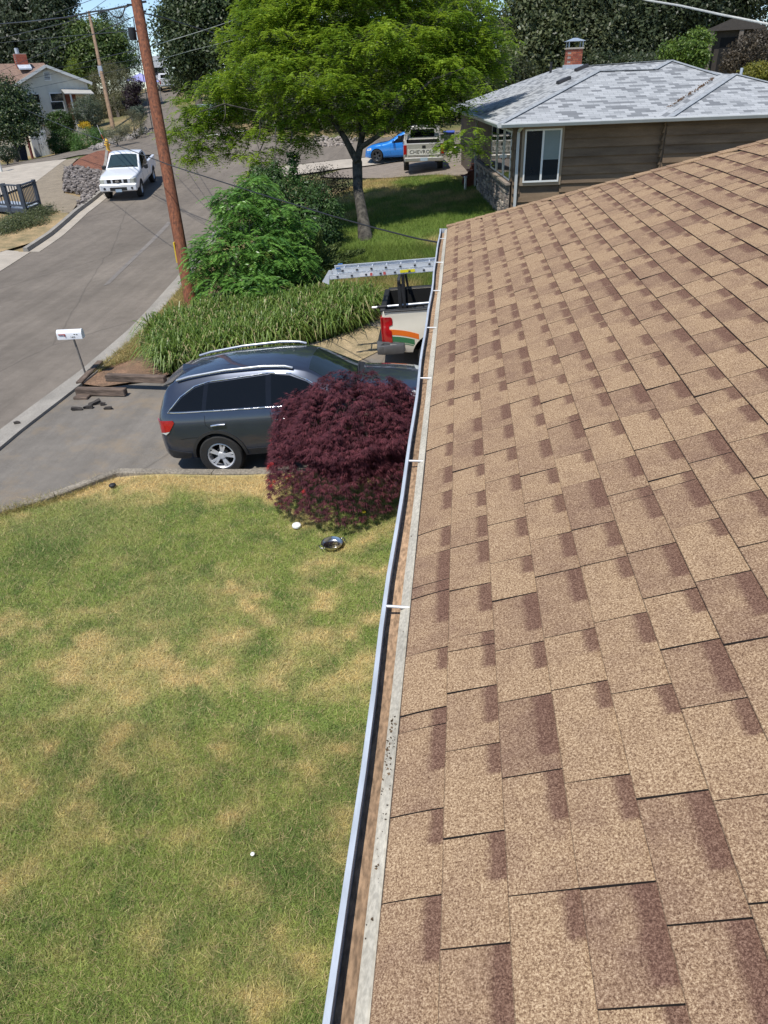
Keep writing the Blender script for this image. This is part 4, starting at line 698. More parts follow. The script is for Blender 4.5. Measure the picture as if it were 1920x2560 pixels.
# ------------------------------------------------------------------ pickups
def pickup(name, label, loc, hd, pitch, P, pm, group=None):
    e = empty(name, loc, hd, -pitch); tag(e, label, 'pickup', group); u0, u1, wb, rail, roof, hood, w = P['rear'], P['front'], P['wb'], P['rail'], P['roof'], P['hood'], P['w']; b1, cow, hdr = P['bed1'], P['cowl'], P['header']; R = P['R']
    c = Car([(u0, rail-.10), (u0+.03, rail-.01), (u0+.06, rail), (b1, rail), (b1+.035, rail+.02), (b1+.05, rail+.06), (b1+.09, roof-.20), (b1+.15, roof-.06), (b1+.28, roof-.01), (hdr-.5, roof), (hdr-.1, roof-.02), (hdr, roof-.07), (cow, hood+.03), (cow+.12, hood), (u1-.35, hood-.06), (u1-.12, hood-.075), (u1-.04, hood-.10), (u1, hood-.15)],
            [(u0, rail-.25), (b1, rail-.04), (b1+.2, P['belt']), (cow, P['belt']-.02), (u1-.3, hood-.16), (u1, hood-.4)], [(u0, w*.93), (u0+.06, w*.97), (u0+.3, w), (u1-.7, w), (u1-.2, w*.95), (u1-.05, w*.88), (u1, w*.80)],
            [(u0, w*.90), (u0+.06, w*.965), (b1, w*.965), (b1+.05, w*.95), (b1+.15, w*.82), (hdr, w*.80), (cow, w*.90), (u1-.5, w*.92), (u1-.1, w*.84), (u1, w*.74)], [(u0, 0), (b1+.05, 0), (b1+.15, .03), (hdr, .04), (cow, .05), (u1-.4, .04), (u1, .02)], [(u0, .62), (u0+.5, .48), (u1-.8, .42), (u1-.4, .46), (u1, .52)], True)
    bd = c.mesh(.12).build('body', [pm, dark], e, 32); cut_arches(bd, (0, wb), R*P.get('arch', 1.19), w*.62, w+.3, R, ((u0+.07, -w*.83, rail-.52), (b1-.02, w*.83, rail+.3)))
    for u in (0, wb):
        for sd in (-1, 1): wheel(e, u, sd*(w-.14), R, .25, R*.58, P.get('spk', 6), P.get('rimm', alloy), False, .05)
    c.top_patch('windshield', [(hdr+.03, -w*.70), (hdr+.01, 0), (hdr+.03, w*.70), (cow-.03, w*.82), (cow, 0), (cow-.03, -w*.82)], P.get('wsm', cglass), e, .006, .12)
    for sd in (-1, 1):
        q0 = b1+.20; c.side_patch('window', [(q0, P['belt']+.04), (q0+.42, P['belt']+.03), (q0+.42, roof-.09), (q0+.06, roof-.10)], cglass, e, sd, .006, .1); c.side_patch('window', [(q0+.48, P['belt']+.03), (cow-.18, P['belt']), (hdr+.08, roof-.16), (hdr-.08, roof-.09), (q0+.48, roof-.085)], cglass, e, sd, .006, .1)
        for q in ([(q0+.45, roof-.1), (q0+.45, .55)], [(cow-.05, P['belt']), (cow-.02, .6)], [(b1+.03, rail-.02), (b1+.03, .5)]): c.side_line('door_seam', q, .005, dark, e, sd, 0, .1)
        c.side_line('door_handle', [(q0+.52, P['belt']-.12), (q0+.72, P['belt']-.12)], .018, P.get('hm', blk), e, sd, .02, .1)
        MB().box((cow-.42, -.06, P['belt']), (cow-.30, .13, P['belt']+.19)).build('mirror', blk, e, None, .02).location = (0, sd*(w+.12), 0); MB().bar((cow-.35, sd*(w*.93), P['belt']+.06), (cow-.35, sd*(w+.1), P['belt']+.08), .05, .04).build('mirror_arm', blk, e)
        ar = R*1.19
        if P.get('flare'): c.side_patch('arch_trim', [(ar*1.09*math.cos(t), R+ar*1.09*math.sin(t)) for t in np.linspace(0, math.pi, 20)]+[(ar*math.cos(t), R+ar*math.sin(t)) for t in np.linspace(math.pi, 0, 20)], pm, e, sd, .012, .12, .04)
    bk = [(b1+.07, q*w*.62, rail+.1) for q in (-1, 1)]+[(b1+.125, q*w*.60, roof-.13) for q in (1, -1)]
    MB().prism([(x-.02, y, z) for x, y, z in bk], (-.012, 0, 0)).build('rear_window', cglass, e)
    return e, c
# cream work pickup with ladder rack
cream = mat('paint_cream', (.78, .73, .60), .35, .03, 3, coat=.6)
SV = dict(arch=1.30, rear=-1.12, front=4.75, wb=3.75, rail=1.42, roof=1.92, hood=1.36, belt=1.30, w=1.01, bed1=.98, cowl=3.05, header=2.25, R=.405, spk=6)
SVP = (-.42, 15.75, .11); tr, tc = pickup('work_pickup', 'cream work pickup with orange and green stripes and ladder rack', SVP, .03, .05, SV, cream)
org = mat('stripe_orange', (.80, .17, .015), .4, .04, 4, coat=.5); grn = mat('stripe_green', (.03, .17, .07), .4, .05, 4, coat=.5)
for sd in (-1, 1):
    us = np.linspace(-1.07, -.02, 44); dz = lambda u: -.30*((u+1.07)/1.0)**2*1.0
    def band(z0, z1): return [(u, z0+dz(u)*.9) for u in us]+[(u, z1+dz(u)*.9) for u in us[::-1]]
    def clip(p): return [q for q in p]
    for nm, z0, z1, m in (('stripe', .945, 1.06, org), ('stripe', .80, .915, grn), ('stripe', .765, .782, grn)):
        u2 = [u for u in us if math.hypot(u, z0+dz(u)*.9-.405) > .528 and z1+dz(u)*.9 > .4]; tc.side_patch(nm, [(u, z0+dz(u)*.9) for u in u2]+[(u, z1+dz(u)*.9) for u in u2[::-1]], m, tr, sd, .004, .1, .012)
    lamp = tc.side_patch('tail_lamp', [(-1.11, .78), (-.93, .78), (-.93, 1.02), (-.98, 1.06), (-.98, 1.12), (-.905, 1.15), (-.905, 1.28), (-.94, 1.31), (-1.11, 1.31)], redl, tr, sd, .014, .06, .05)
    MB().box((-1.155, sd*.86-.09, .78), (-1.10, sd*.86+.09, 1.31)).build('tail_lamp_back', redl, tr, None, .012)
    MB().box((-1.07, sd*.925-.075, 1.418), (.96, sd*.925+.075, 1.445)).build('bed_rail_cap', blk, tr, None, .01)
    MB().prism([(-1.28, sd*.62, .50), (-1.28, sd*.93, .50), (-1.12, sd*1.03, .52), (-.70, sd*1.03, .52), (-.66, sd*1.0, .58), (-1.12, sd*.98, .60), (-1.26, sd*.9, .6)][::1], (0, 0, .20)).build('bumper_corner', mat('bumper_grey', (.10, .10, .10), .5, .1, 9), tr, 40, .015)
MB().box((-1.155, -.86, 1.385), (-1.04, .86, 1.445)).build('tailgate_cap', blk, tr, None, .012); MB().box((-1.29, -.75, .5), (-1.12, .75, .7)).build('bumper', blk, tr, None, .02); MB().box((-1.145, -.66, .76), (-1.123, .74, 1.37)).build('tailgate', cream, tr, None, .02)
rk = blk
for u in (-.72, .80):
    for sd in (-1, 1): MB().box((u-.035, sd*.80-.03, .95), (u+.035, sd*.80+.03, 1.98)).build('rack_post', rk, tr, None, .006); MB().bar((u+.05, sd*.80, 1.93), (u+.10, sd*.80, 1.46), .05, .04, (0, 1, 0)).build('rack_brace', rk, tr)
    MB().box((u-.03, -.86, 1.98), (u+.03, .86, 2.03)).build('rack_crossbar', rk, tr, None, .005)
MB().tube([(-1.33, -.70, 1.46), (.9, -.70, 1.50)], .026, 10).build('side_bar', mat('bar_silver', (.70, .71, .72), .35, .05, 9, metal=.6), tr, 50); MB().tube([(-1.22, -.70, 1.462), (-1.0, -.70, 1.466)], .032, 10).build('bar_sleeve', rk, tr, 50)
MB().box((-.55, -.45, .91), (.75, .5, 1.10)).box((-.3, -.3, 1.10), (.5, .3, 1.17)).build('bed_cargo', mat('cargo_grey', (.06, .06, .06), .7), tr, None, .03)
# aluminium extension ladder lying on the rack
alu = mat('ladder_alu', (.74, .77, .80), .4, .05, 9, metal=.35)
def to_world(root, p): return np.array(root.matrix_basis@Vector(p))
LD = tag(empty('extension_ladder', tuple(to_world(tr, (-2.25, -.42, 2.035))), .03, -.055), 'aluminium extension ladder lying on the rack of the cream pickup', 'ladder')
for lv, w_, off in ((0, .44, 0.), (1, .38, .12)):
    z0 = .002+lv*.105
    for sd in (0, 1):
        y = sd*w_+(.03 if lv else 0); o = 1 if sd == 0 else -1; mb = MB().box((off, y, z0), (5.6+off, y+o*.006, z0+.095)).box((off, y, z0), (5.6+off, y+o*.032, z0+.010)).box((off, y, z0+.085), (5.6+off, y+o*.032, z0+.095)); mb.build('rail', alu, LD)
    x = off+.22
    while x < 5.5+off:
        y0 = .03 if lv else 0.; MB().tube([(x, y0-.012, z0+.047), (x, y0+w_+.012, z0+.047)], .016, 8).build('rung', alu, LD, 50); MB().box((x-.022, y0-.016, z0+.03), (x+.022, y0-.002, z0+.066)).build('rung_end', mat('rung_dark', (.05, .05, .055), .5), LD); x += .305
MB().box((1.55, -.009, .03), (1.86, -.004, .085)).build('warning_sticker', mat('sticker_yellow', (.80, .70, .02), .5, .05, 9), LD)
for x, m in ((.84, 'sticker_white'), (2.2, 'sticker_white')): MB().box((x-.14, -.009, .015), (x+.14, -.004, .082)).build('label', mat('sticker_white', (.75, .75, .75), .5, .05, 9), LD)
for x in (.94, 1.22, 2.3): MB().box((x-.025, -.0125, .02), (x+.025, -.0095, .078)).build('label', mat('sticker_red', (.55, .10, .09), .5), LD)
for sd in (0, 1): MB().prism([(-.02, sd*.42-.01, .10), (.05, sd*.42-.01, .09), (.02, sd*.42-.01, -.10), (-.12, sd*.42-.01, -.03)], (0, .035, 0)).build('foot', alu, LD)
for i in range(2): MB().box((.2, .40*i, .21), (.3, .40*i+.03, .225)).build('end_cap', mat('cap_blue', (.05, .18, .5), .5), LD)
# white pickup on the street, front to the camera
white = mat('paint_white', (.82, .83, .84), .3, .02, 3, coat=.8)
FR = dict(rear=-1.15, front=4.10, wb=3.2, rail=1.16, roof=1.76, hood=1.16, belt=1.10, w=.925, bed1=.72, cowl=2.55, header=1.75, R=.375, spk=6, flare=True, wsm=mat('windshield_green', (.03, .05, .052), .05, .1, 2, spec=.8))
g0 = gp(270, 499); g1_ = gp(358, 489); mid = (g0+g1_)/2; hd = -R_(90)+R_(9.5); fwd = np.array([math.cos(hd), math.sin(hd)]); ra = mid[:2]-fwd*3.2; dz = float(G(*mid[:2])-G(*ra)); wt_, wc = pickup('parked_pickup', 'white pickup parked along the far kerb, front towards the house', (ra[0], ra[1], float(G(*ra))+.035), hd, dz/3.2, FR, white)
def front_box(name, y0, y1, z0, z1, u, d, m, parent, bev=.0): return MB().box((u-.03, y0, z0), (u+d, y1, z1)).build(name, m, parent, None, bev)
fu = FR['front']
front_box('bumper', -.90, .90, .46, .80, fu-.08, .14, white, wt_, .05); front_box('grille_frame', -.64, .64, .80, 1.03, fu-.06, .075, white, wt_, .02)
for a, b in ((-.50, -.30), (-.22, .22), (.30, .50)): front_box('grille', a, b, .83, 1.0, fu+.0, .022, blk, wt_, .01)
mb = MB().lathe([(.055, -.004), (.072, -.004), (.072, .012), (.055, .012)], 24, (fu+.03, 0, .91), 'x', closed=True).box((fu+.026, -.085, .895), (fu+.045, .085, .925)); mb.build('emblem', chrome, wt_)
front_box('air_intake', -.42, .42, .50, .66, fu+.03, .038, blk, wt_, .015); front_box('number_plate', -.15, .15, .44, .56, fu+.065, .02, platem, wt_)
for sd in (-1, 1):
    MB().prism([(fu-.10, sd*.60, .80), (fu+.01, sd*.60, .80), (fu-.01, sd*.80, .80), (fu-.20, sd*.90, .82)], (0, 0, .21)).build('headlamp', mat('headlamp_yellowed', (.55, .56, .48), .15, .1, 9, coat=.8), wt_, None, .012); MB().lathe([(0, 0), (.055, 0), (.055, .012), (0, .012)], 16, (fu+.062, sd*.66, .60), 'x').build('fog_lamp', blk, wt_)
for y0, y1 in ((-.6, -.05), (0, .55)): MB().tube([(2.52, y0, wc.top_z(2.52, y0)+.02), (2.45, y1, wc.top_z(2.45, y1)+.02)], .01, 6).build('wiper', blk, wt_)
MB().lathe([(.15, -.012), (.175, 0), (.15, .012)], 20, (2.2, .35, 1.13), 'x', closed=True).build('steering_wheel', blk, wt_)
# tan pickup at the neighbour's, tailgate lettering towards the house
tan = mat('paint_champagne', (.50, .475, .42), .35, .05, 3, coat=.6, metal=.2)
CH = dict(rear=-1.15, front=4.05, wb=2.98, rail=1.28, roof=1.84, hood=1.22, belt=1.18, w=.965, bed1=.85, cowl=2.5, header=1.75, R=.375, spk=8)
q = gp(1058, 428); hd = R_(90)+R_(4.5); fwd = np.array([math.cos(hd), math.sin(hd)]); ra = q[:2]+fwd*.1; bt, bc = pickup('tan_pickup', 'champagne pickup with lettered tailgate parked beyond the shaded lawn', (ra[0], ra[1], float(G(*ra))+.05), hd, .02, CH, tan)
MB().box((-1.19, -.80, .72), (-1.155, .80, 1.27)).build('tailgate', tan, bt, None, .015); pn = MB().box((-1.205, -.77, .79), (-1.191, .77, 1.04)).build('tailgate_panel', mat('panel_pale', (.70, .68, .62), .5), bt)
textmesh('lettering', 'CHEVROLET', .22, mat('letter_black', (.01, .01, .01), .7), pn, Matrix(((0, 0, -1, -1.209), (-1.12, 0, 0, 0), (0, 1, 0, .915), (0, 0, 0, 1)))).scale = (1, 1, 1)
MB().box((-1.207, -.08, 1.07), (-1.191, .08, 1.19)).build('tailgate_handle', blk, bt)
for sd in (-1, 1): MB().box((-1.19, sd*.885-.075, .82), (-1.14, sd*.885+.075, 1.22)).build('tail_lamp', redl, bt, None, .015)
MB().box((-1.36, -.92, .52), (-1.18, .92, .70)).build('bumper', mat('bumper_silver', (.48, .46, .42), .35, .1, 9, metal=.5), bt, None, .03); MB().box((-1.372, -.17, .55), (-1.361, .17, .69)).build('number_plate', platem, bt)
MB().tube([(.72, -.86, 1.28), (.78, -.82, 1.80), (.80, 0, 1.86), (.78, .82, 1.80), (.72, .86, 1.28)], .045, 8).build('roll_bar', tan, bt, 60)
# far white pickup
q = gp(421, 229); hd = math.atan2(q[1], q[0])+R_(4); ft, _ = pickup('far_pickup', 'small white pickup seen from behind at the end of the street', (q[0], q[1], float(G(q[0], q[1]))+.04), hd, .05, CH, white)
MB().box((-1.19, -.80, .72), (-1.155, .80, 1.27)).build('tailgate', white, ft, None, .015); MB().box((-1.36, -.92, .52), (-1.18, .92, .70)).build('bumper', chrome, ft, None, .03)
for sd in (-1, 1): MB().box((-1.19, sd*.885-.075, .82), (-1.14, sd*.885+.075, 1.22)).build('tail_lamp', redl, ft, None, .015)
# ------------------------------------------------------------------ blue hatchback
def make_blue():
    g = gp(947, 413); e = empty('blue_car', (g[0]+2.68, g[1]+.55, float(G(g[0]+1.3, g[1]+.6))+.06), R_(180)-R_(8), .02); tag(e, 'bright blue hatchback with black wheels beside the champagne pickup', 'car')
    pm = mat('paint_blue', (.012, .20, .62), .25, .04, 3, metal=.2, coat=1.)
    c = Car([(-.85, .60), (-.82, .85), (-.74, 1.0), (-.55, 1.15), (-.2, 1.33), (.3, 1.44), (.8, 1.46), (1.15, 1.42), (1.3, 1.38), (2.05, 1.0), (2.2, .96), (2.7, .90), (3.15, .80), (3.35, .70), (3.45, .52)], [(-.85, .5), (-.6, .95), (.5, .95), (1.5, .90), (2.2, .85), (3, .74), (3.45, .42)], [(-.85, .70), (-.7, .84), (-.3, .90), (1.5, .90), (2.7, .89), (3.1, .82), (3.3, .70), (3.45, .5)],
            [(-.85, .62), (-.7, .70), (-.3, .60), (.5, .58), (1.3, .60), (2.05, .76), (2.7, .76), (3.1, .68), (3.45, .42)], [(-.85, .02), (.5, .05), (1.3, .06), (2.05, .06), (3, .05), (3.45, .02)], [(-.85, .35), (0, .22), (2.7, .20), (3.45, .22)])
    b = c.mesh(.06).build('body', [pm, dark], e, 32); cut_arches(b, (0, 2.67), .375, .5, 1.2, .325)
    for sd in (-1, 1):
        c.side_patch('window', [(-.30, 1.02), (.55, .98), (.58, 1.37), (.2, 1.35)], cglass, e, sd, .006, .1); c.side_patch('window', [(.63, .98), (1.80, .93), (1.55, 1.12), (1.22, 1.31), (1.0, 1.375), (.65, 1.39)], cglass, e, sd, .006, .1)
        for q in ([(.60, .98), (.55, .35)], [(1.85, .93), (1.9, .6), (1.85, .32)]): c.side_line('door_seam', q, .004, dark, e, sd, 0, .08)
        c.side_patch('headlamp', [(2.98, .62), (3.30, .58), (3.28, .68), (3.0, .74)], clearl, e, sd, .008, .08); c.side_patch('sill_trim', [(.45, .24), (2.25, .22), (2.25, .30), (.45, .32)], blk, e, sd, .008, .15)
        MB().box((1.62, -.05, .97), (1.75, .10, 1.10)).build('mirror', pm, e, None, .03).location = (0, sd*.98, 0); MB().bar((1.68, sd*.84, .97), (1.68, sd*.95, 1.0), .05, .04).build('mirror_arm', blk, e)
        for u in (0, 2.67): wheel(e, u, sd*.80, .325, .21, .235, 5, mat('wheel_dark', (.09, .09, .095), .4, metal=.6), True)
    c.top_patch('windshield', [(1.34, -.52), (1.32, 0), (1.34, .52), (2.02, .68), (2.06, 0), (2.02, -.68)], cglass, e, .006, .1); return e
make_blue()
# ================================================================== VEGETATION
def blob(px_, py_, depth, rx, ry=None, rz=None): return (at(px_, py_, depth), np.array([rx, ry or rx, rz or rx*.8]))
def gnd(p): return np.array([p[0], p[1], float(G(p[0], p[1]))])
# ---- big locust tree in the neighbour's yard: layered feathery sprays
def locust():
    base = np.array([-2.99, 24.1, float(G(-2.99, 24.1))]); e = empty('locust_tree', tuple(base)); tag(e, 'large feathery green locust tree with forked mossy trunk on neighbouring lawn', 'tree'); mb = MB(); D = 24.
    f1 = at(893, 405, 24.3)-base; b1 = np.array([0, 0, 0.]); mb.tube([(0, 0, -.2), tuple(f1*.3+np.array([-.02, 0, 0])), tuple(f1*.65+np.array([-.08, 0, 0])), tuple(f1)], [.27, .185, .165, .17], 12)
    arms = [[(893, 405), (862, 345), (835, 305), (790, 250), (700, 190), (600, 170)], [(893, 405), (905, 340), (900, 280), (890, 200), (880, 90), (870, -30)], [(900, 370), (960, 330), (1010, 260), (1080, 200), (1160, 170)], [(905, 335), (980, 250), (1020, 150), (1080, 60)], [(835, 305), (760, 160), (700, 60)], [(790, 250), (690, 290), (560, 260), (500, 280)], [(790, 255), (730, 320), (670, 330), (640, 400)]]
    for k, a in enumerate(arms):
        pts = [tuple(at(x, y, D+.9*math.sin(k*2.1)*i/len(a)*3)-base) for i, (x, y) in enumerate(a)]; mb.tube(pts, list(np.linspace((.12, .13, .09, .08, .06, .04, .045)[k], .015, len(pts))), 8)
    hang = [(500, 300, 420), (520, 280, 400), (470, 290, 380), (560, 250, 330), (650, 300, 440), (690, 320, 420), (620, 330, 430), (730, 330, 380)]
    tw = MB()
    for x, y0, y1 in hang:
        dd = D+rng.normal()*1.5; p = [at(x+rng.normal()*6*i/3, y0+(y1-y0)*i/5, dd)-base for i in range(6)]; tw.tube([tuple(q) for q in p], list(np.linspace(.022, .006, 6)), 5)
    tag(tw.build('twigs', mat('locust_bark', (.095, .085, .068), .95, .35, 7, .9, 22, stretch=(1, 1, .5), col2=(.012, .011, .009)), e), None, None, kind='stuff')
    mb.build('trunk', mat('locust_bark', (.10, .09, .07), .95, .5, 5), e, 60)
    B = [(560, 250, 25, 1.3, .8), (520, 330, 25, .7, .55), (480, 300, 25.5, .65, .5), (640, 190, 24, 1.5, .9), (720, 90, 24, 1.7, .9), (640, 110, 25.5, 1.3, .7), (830, 20, 24, 1.9, .9), (960, 10, 24.5, 1.8, .8), (780, 190, 22.6, 1.5, .8), (900, 120, 22.5, 1.5, .8), (860, 240, 22.3, 1.1, .6), (740, 270, 23.5, 1.2, .6), (1040, 90, 24, 1.7, .9), (1140, 60, 24.5, 1.5, .9), (1200, 110, 24.5, 1.1, .8), (1230, 170, 24.6, .6, .5), (1080, 190, 23.4, 1.4, .7), (1000, 250, 23.3, 1.1, .6), (1110, 260, 23.6, .9, .5), (960, 295, 23.4, .7, .4), (1050, 290, 23.8, .75, .4), (680, 340, 24, .65, .7), (640, 400, 24, .45, .6), (700, 420, 24.2, .35, .5), (1140, 350, 23.2, .5, .45), (1190, 360, 23, .35, .3), (1200, 240, 23, .35, .3), (850, -60, 24, 2.4, .9), (1040, -60, 24.5, 2.0, .9), (700, 10, 25.5, 1.7, .9), (580, 310, 25, .8, .5), (1150, 150, 24.8, 1.3, .7), (980, 180, 25, 1.8, .8), (840, 130, 25.5, 1.8, .9), (905, 300, 24.8, .8, .5), (1120, 370, 23.2, .3, .3), (760, 325, 23.6, .8, .5), (480, 375, 25.2, .5, .5), (525, 405, 25, .35, .5), (640, 430, 24, .4, .5), (590, 360, 25, .6, .5), (450, 330, 25.5, .5, .45)]
    blobs = [(at(x, y, d)-base, np.array([r, r, h])) for x, y, d, r, h in B]
    npd = 1250; pc, pdr = blobpts(blobs, npd, .62); ns = 17; n = npd*ns; ang = 2*math.pi*rng.random((npd, ns)); pr = .34+.22*rng.random((npd, 1))
    p = pc[:, None]+np.stack([np.cos(ang), np.sin(ang), 0*ang], -1)*(.10+.30*rng.random((npd, ns, 1)))*pr[..., None]*2+rng.normal(size=(npd, ns, 3))*np.array([.05, .05, .06]); hz = np.stack([np.cos(ang), np.sin(ang), .25+0*ang], -1)+rng.normal(size=(npd, ns, 3))*.3
    p = p.reshape(-1, 3); hz = unit(hz.reshape(-1, 3)); nl = 9
    # every spray: a drooping midrib with leaflets on both sides
    t = np.linspace(.05, 1, nl)[None, :, None]; Ls = (.22+.20*rng.random(n))[:, None, None]; dro = (.5+.5*rng.random(n))[:, None, None]
    mid = p[:, None]+hz[:, None]*t*Ls+np.array([0, 0, -1.])*dro*Ls*t**2; sdv = unit(np.cross(hz, np.array([0, 0, 1.])))
    V = []; C = []; ca, cb, cc2 = np.array([.09, .18, .016]), np.array([.31, .43, .035]), np.array([.05, .10, .02]); tone = np.repeat(rng.random((npd, 1)), ns, 0)*.7+.3*rng.random((n, 1)); col = ca*(1-tone)+cb*tone
    for s in (-1, 1):
        c = (mid+s*sdv[:, None]*.04).reshape(-1, 3); ax = (np.repeat(sdv[:, None]*s, nl, 1)+hz[:, None]*.5+np.array([0, 0, -.25])).reshape(-1, 3); nr = unit(np.array([0, 0, 1.])+rng.normal(size=(n*nl, 3))*.35); V.append(leafq(c, ax, nr, .095, .042)); C.append(np.repeat(col, nl, 0)*(.8+.4*rng.random((n*nl, 1))))
    leafobj('crown', np.concatenate(V), np.concatenate(C), leafmat('locust_leaf', .5, .42, .3), e)
locust()
# ---- red laceleaf maple by the gutter
def maple():
    bx, by = -1.46, 9.52; base = np.array([bx, by, float(LZ(bx, by))]); e = empty('laceleaf_maple', tuple(base)); tag(e, 'dark red laceleaf maple shrub beside the grey SUV', 'shrub'); mb = MB()
    mb.tube([(0, 0, -.1), (.05, .02, .3), (-.03, 0, .62)], [.075, .06, .055], 8)
    for k in range(14): a = 2*math.pi*k/14+rng.normal()*.2; r = .45+.45*rng.random(); mb.tube([(-.03, 0, .55), (r*.5*math.cos(a), r*.5*math.sin(a), 1.0+.3*rng.random()), (r*math.cos(a), r*math.sin(a), .85+.2*rng.random()), (1.1*r*math.cos(a), 1.1*r*math.sin(a), .6)], [.035, .022, .014, .006], 6)
    mb.build('trunk', mat('maple_bark', (.14, .11, .09), .9, .3, 12), e, 60)
    n = 15500; th = 2*math.pi*rng.random(n); u = rng.random(n)**.62; R0 = 1.42*(1+.07*np.sin(3*th+1)+.05*np.sin(7*th)); zt = 1.46; r = R0*u**.72; lay = (1+.10*np.sin(r*9+3*np.sin(th*4))); z = zt*np.sqrt(np.clip(1-(r/R0)**2.1, 0, 1))*.93*lay+.10-(rng.random(n)**2)*.34
    q = rng.random(n) < .44; z[q] = .26+rng.random(q.sum())*.8; r[q] = R0[q]*((.46+.42*sst(.30, 1.0, z[q]))*(.55+.5*rng.random(q.sum())**.5))
    p = np.c_[r*np.cos(th), r*np.sin(th), np.maximum(z, .1)]; out = np.c_[np.cos(th), np.sin(th), 0*th]; per = 9; V = []; C = []
    # every leaf: seven to nine narrow drooping fingers from one point
    o2 = unit(out+rng.normal(size=(n, 3))*.55*np.array([1, 1, .3])); sd = np.cross(o2, np.array([0, 0, 1.])); tone = rng.random((n, 1)); col = np.array([.055, .016, .024])*(1-tone)+np.array([.15, .042, .052])*tone
    red = (rng.random(n) < .05) & (np.cos(th) < -.3) & (z < .7) & (np.sin(th) < .2); col[red] = [.42, .03, .03]
    for k in range(per):
        a = (k/(per-1)-.5)*2.5; ax = unit(o2*math.cos(a)+sd*math.sin(a)+np.array([0, 0, -.75+.35*math.cos(a)])+rng.normal(size=(n, 3))*.12); L = (.07+.045*rng.random(n))*(1-.25*abs(a)/1.3); c = p+ax*L[:, None]*.5; nr = unit(np.cross(ax, np.cross(np.array([0, 0, 1.])+rng.normal(size=(n, 3))*.25, ax))); V.append(leafq(c, ax, nr, L, .0085)); C.append(col*(.7+.6*rng.random((n, 1))))
    leafobj('crown', np.concatenate(V), np.concatenate(C), leafmat('maple_leaf', .65, .18, .18), e)
    ds = MB(); 
maple()
# ---- clump of strap leaves (planting bed)
def straps():
    poly = [gxy(*q) for q in ((392, 905), (388, 868), (440, 842), (500, 822), (600, 806), (700, 788), (800, 776), (920, 772), (940, 790), (905, 815), (835, 845), (700, 880), (560, 910), (440, 935), (405, 930))]; P = np.array(poly); lo, hi = P.min(0), P.max(0); c = lo+rng.random((1500, 2))*(hi-lo); c = c[inpoly(c, poly)]; per = 36; q = np.repeat(c, per, 0); N = len(q)
    b = np.c_[q+rng.normal(size=(N, 2))*.085, 0*q[:, 0]]; b[:, 2] = G(b[:, 0], b[:, 1])+.03; a = 2*math.pi*rng.random(N); o = np.c_[np.cos(a), np.sin(a), 0*a]; s = np.cross(o, np.array([0, 0, 1.])); ch_ = np.repeat(.62+.55*rng.random(len(c)), per); H = ((.40+.40*rng.random(N))*ch_)[:, None]; ln = (.08+.75*rng.random(N)**1.6)[:, None]; w = (.010+.006*rng.random(N))[:, None]
    p1 = b+o*ln*H*.35+np.array([0, 0, 1.])*H*.62; p2 = b+o*ln*H*1.0+np.array([0, 0, 1.])*H*(1.0-.35*ln); p3 = b+o*ln*H*1.7+np.array([0, 0, 1.])*H*(1.0-.9*ln)
    V = np.concatenate([np.stack([b-s*w, b+s*w, p1+s*w, p1-s*w], 1), np.stack([p1-s*w, p1+s*w, p2+s*w*.8, p2-s*w*.8], 1), np.stack([p2-s*w*.8, p2+s*w*.8, p3+s*w*.1, p3-s*w*.1], 1)])
    t = rng.random((N, 1)); col = np.array([.085, .155, .025])*(1-t)+np.array([.22, .31, .06])*t; d = rng.random(N) < .07; col[d] = [.42, .36, .17]; tip = np.where(rng.random((N, 1)) < .08, np.array([.40, .36, .17]), col*1.15)
    tag(leafobj('strap_leaf_bed', V, np.concatenate([col*.85, col, tip]), leafmat('strap', .38, .3, .5)), 'dense green strap-leaved plants between the utility pole and cream pickup', 'plants', kind='stuff')
straps()
# ---- pinnate shrub in front, dark glossy bush behind, juniper
def pinnate(name, label, base, blobs, n, L, cols):
    e = empty(name, tuple(base)); tag(e, label, 'shrub'); b = np.array(base); mb = MB()
    for c, r in blobs:
        for _ in range(3): limb(mb, (rng.normal()*.15, rng.normal()*.15, -.05), c-b+rng.normal(size=3)*.25, .028, .010, .08, 5, 6)
    mb.build('stems', mat('green_stem', (.12, .13, .06), .8, .2, 9), e, 60); p, dr = blobpts([(c-b, r) for c, r in blobs], n, .5); nl = 11
    hz = unit(dr*np.array([1, 1, .35])+rng.normal(size=(n, 3))*.5); hz[:, 2] = np.clip(hz[:, 2], -.2, .5); hz = unit(hz); sdv = unit(np.cross(hz, np.array([0, 0, 1.]))); t = np.linspace(.1, 1, nl)[None, :, None]; Ls = (L*(.75+.5*rng.random(n)))[:, None, None]; mid = p[:, None]+hz[:, None]*t*Ls+np.array([0, 0, -1.])*.5*Ls*t**2
    tone = rng.random((n, 1)); col = np.array(cols[0])*(1-tone)+np.array(cols[1])*tone; V = []; C = []
    for s in (-1, 1): c = (mid+s*sdv[:, None]*.055).reshape(-1, 3); ax = (np.repeat(sdv[:, None]*s, nl, 1)+hz[:, None]*.35+np.array([0, 0, -.35])).reshape(-1, 3); nr = unit(np.array([0, 0, 1.])+rng.normal(size=(n*nl, 3))*.3); V.append(leafq(c, ax, nr, .12, .036)); C.append(np.repeat(col, nl, 0)*(.8+.4*rng.random((n*nl, 1))))
    leafobj('foliage', np.concatenate(V), np.concatenate(C), leafmat('pinnate_leaf', .35, .3, .55), e); return e
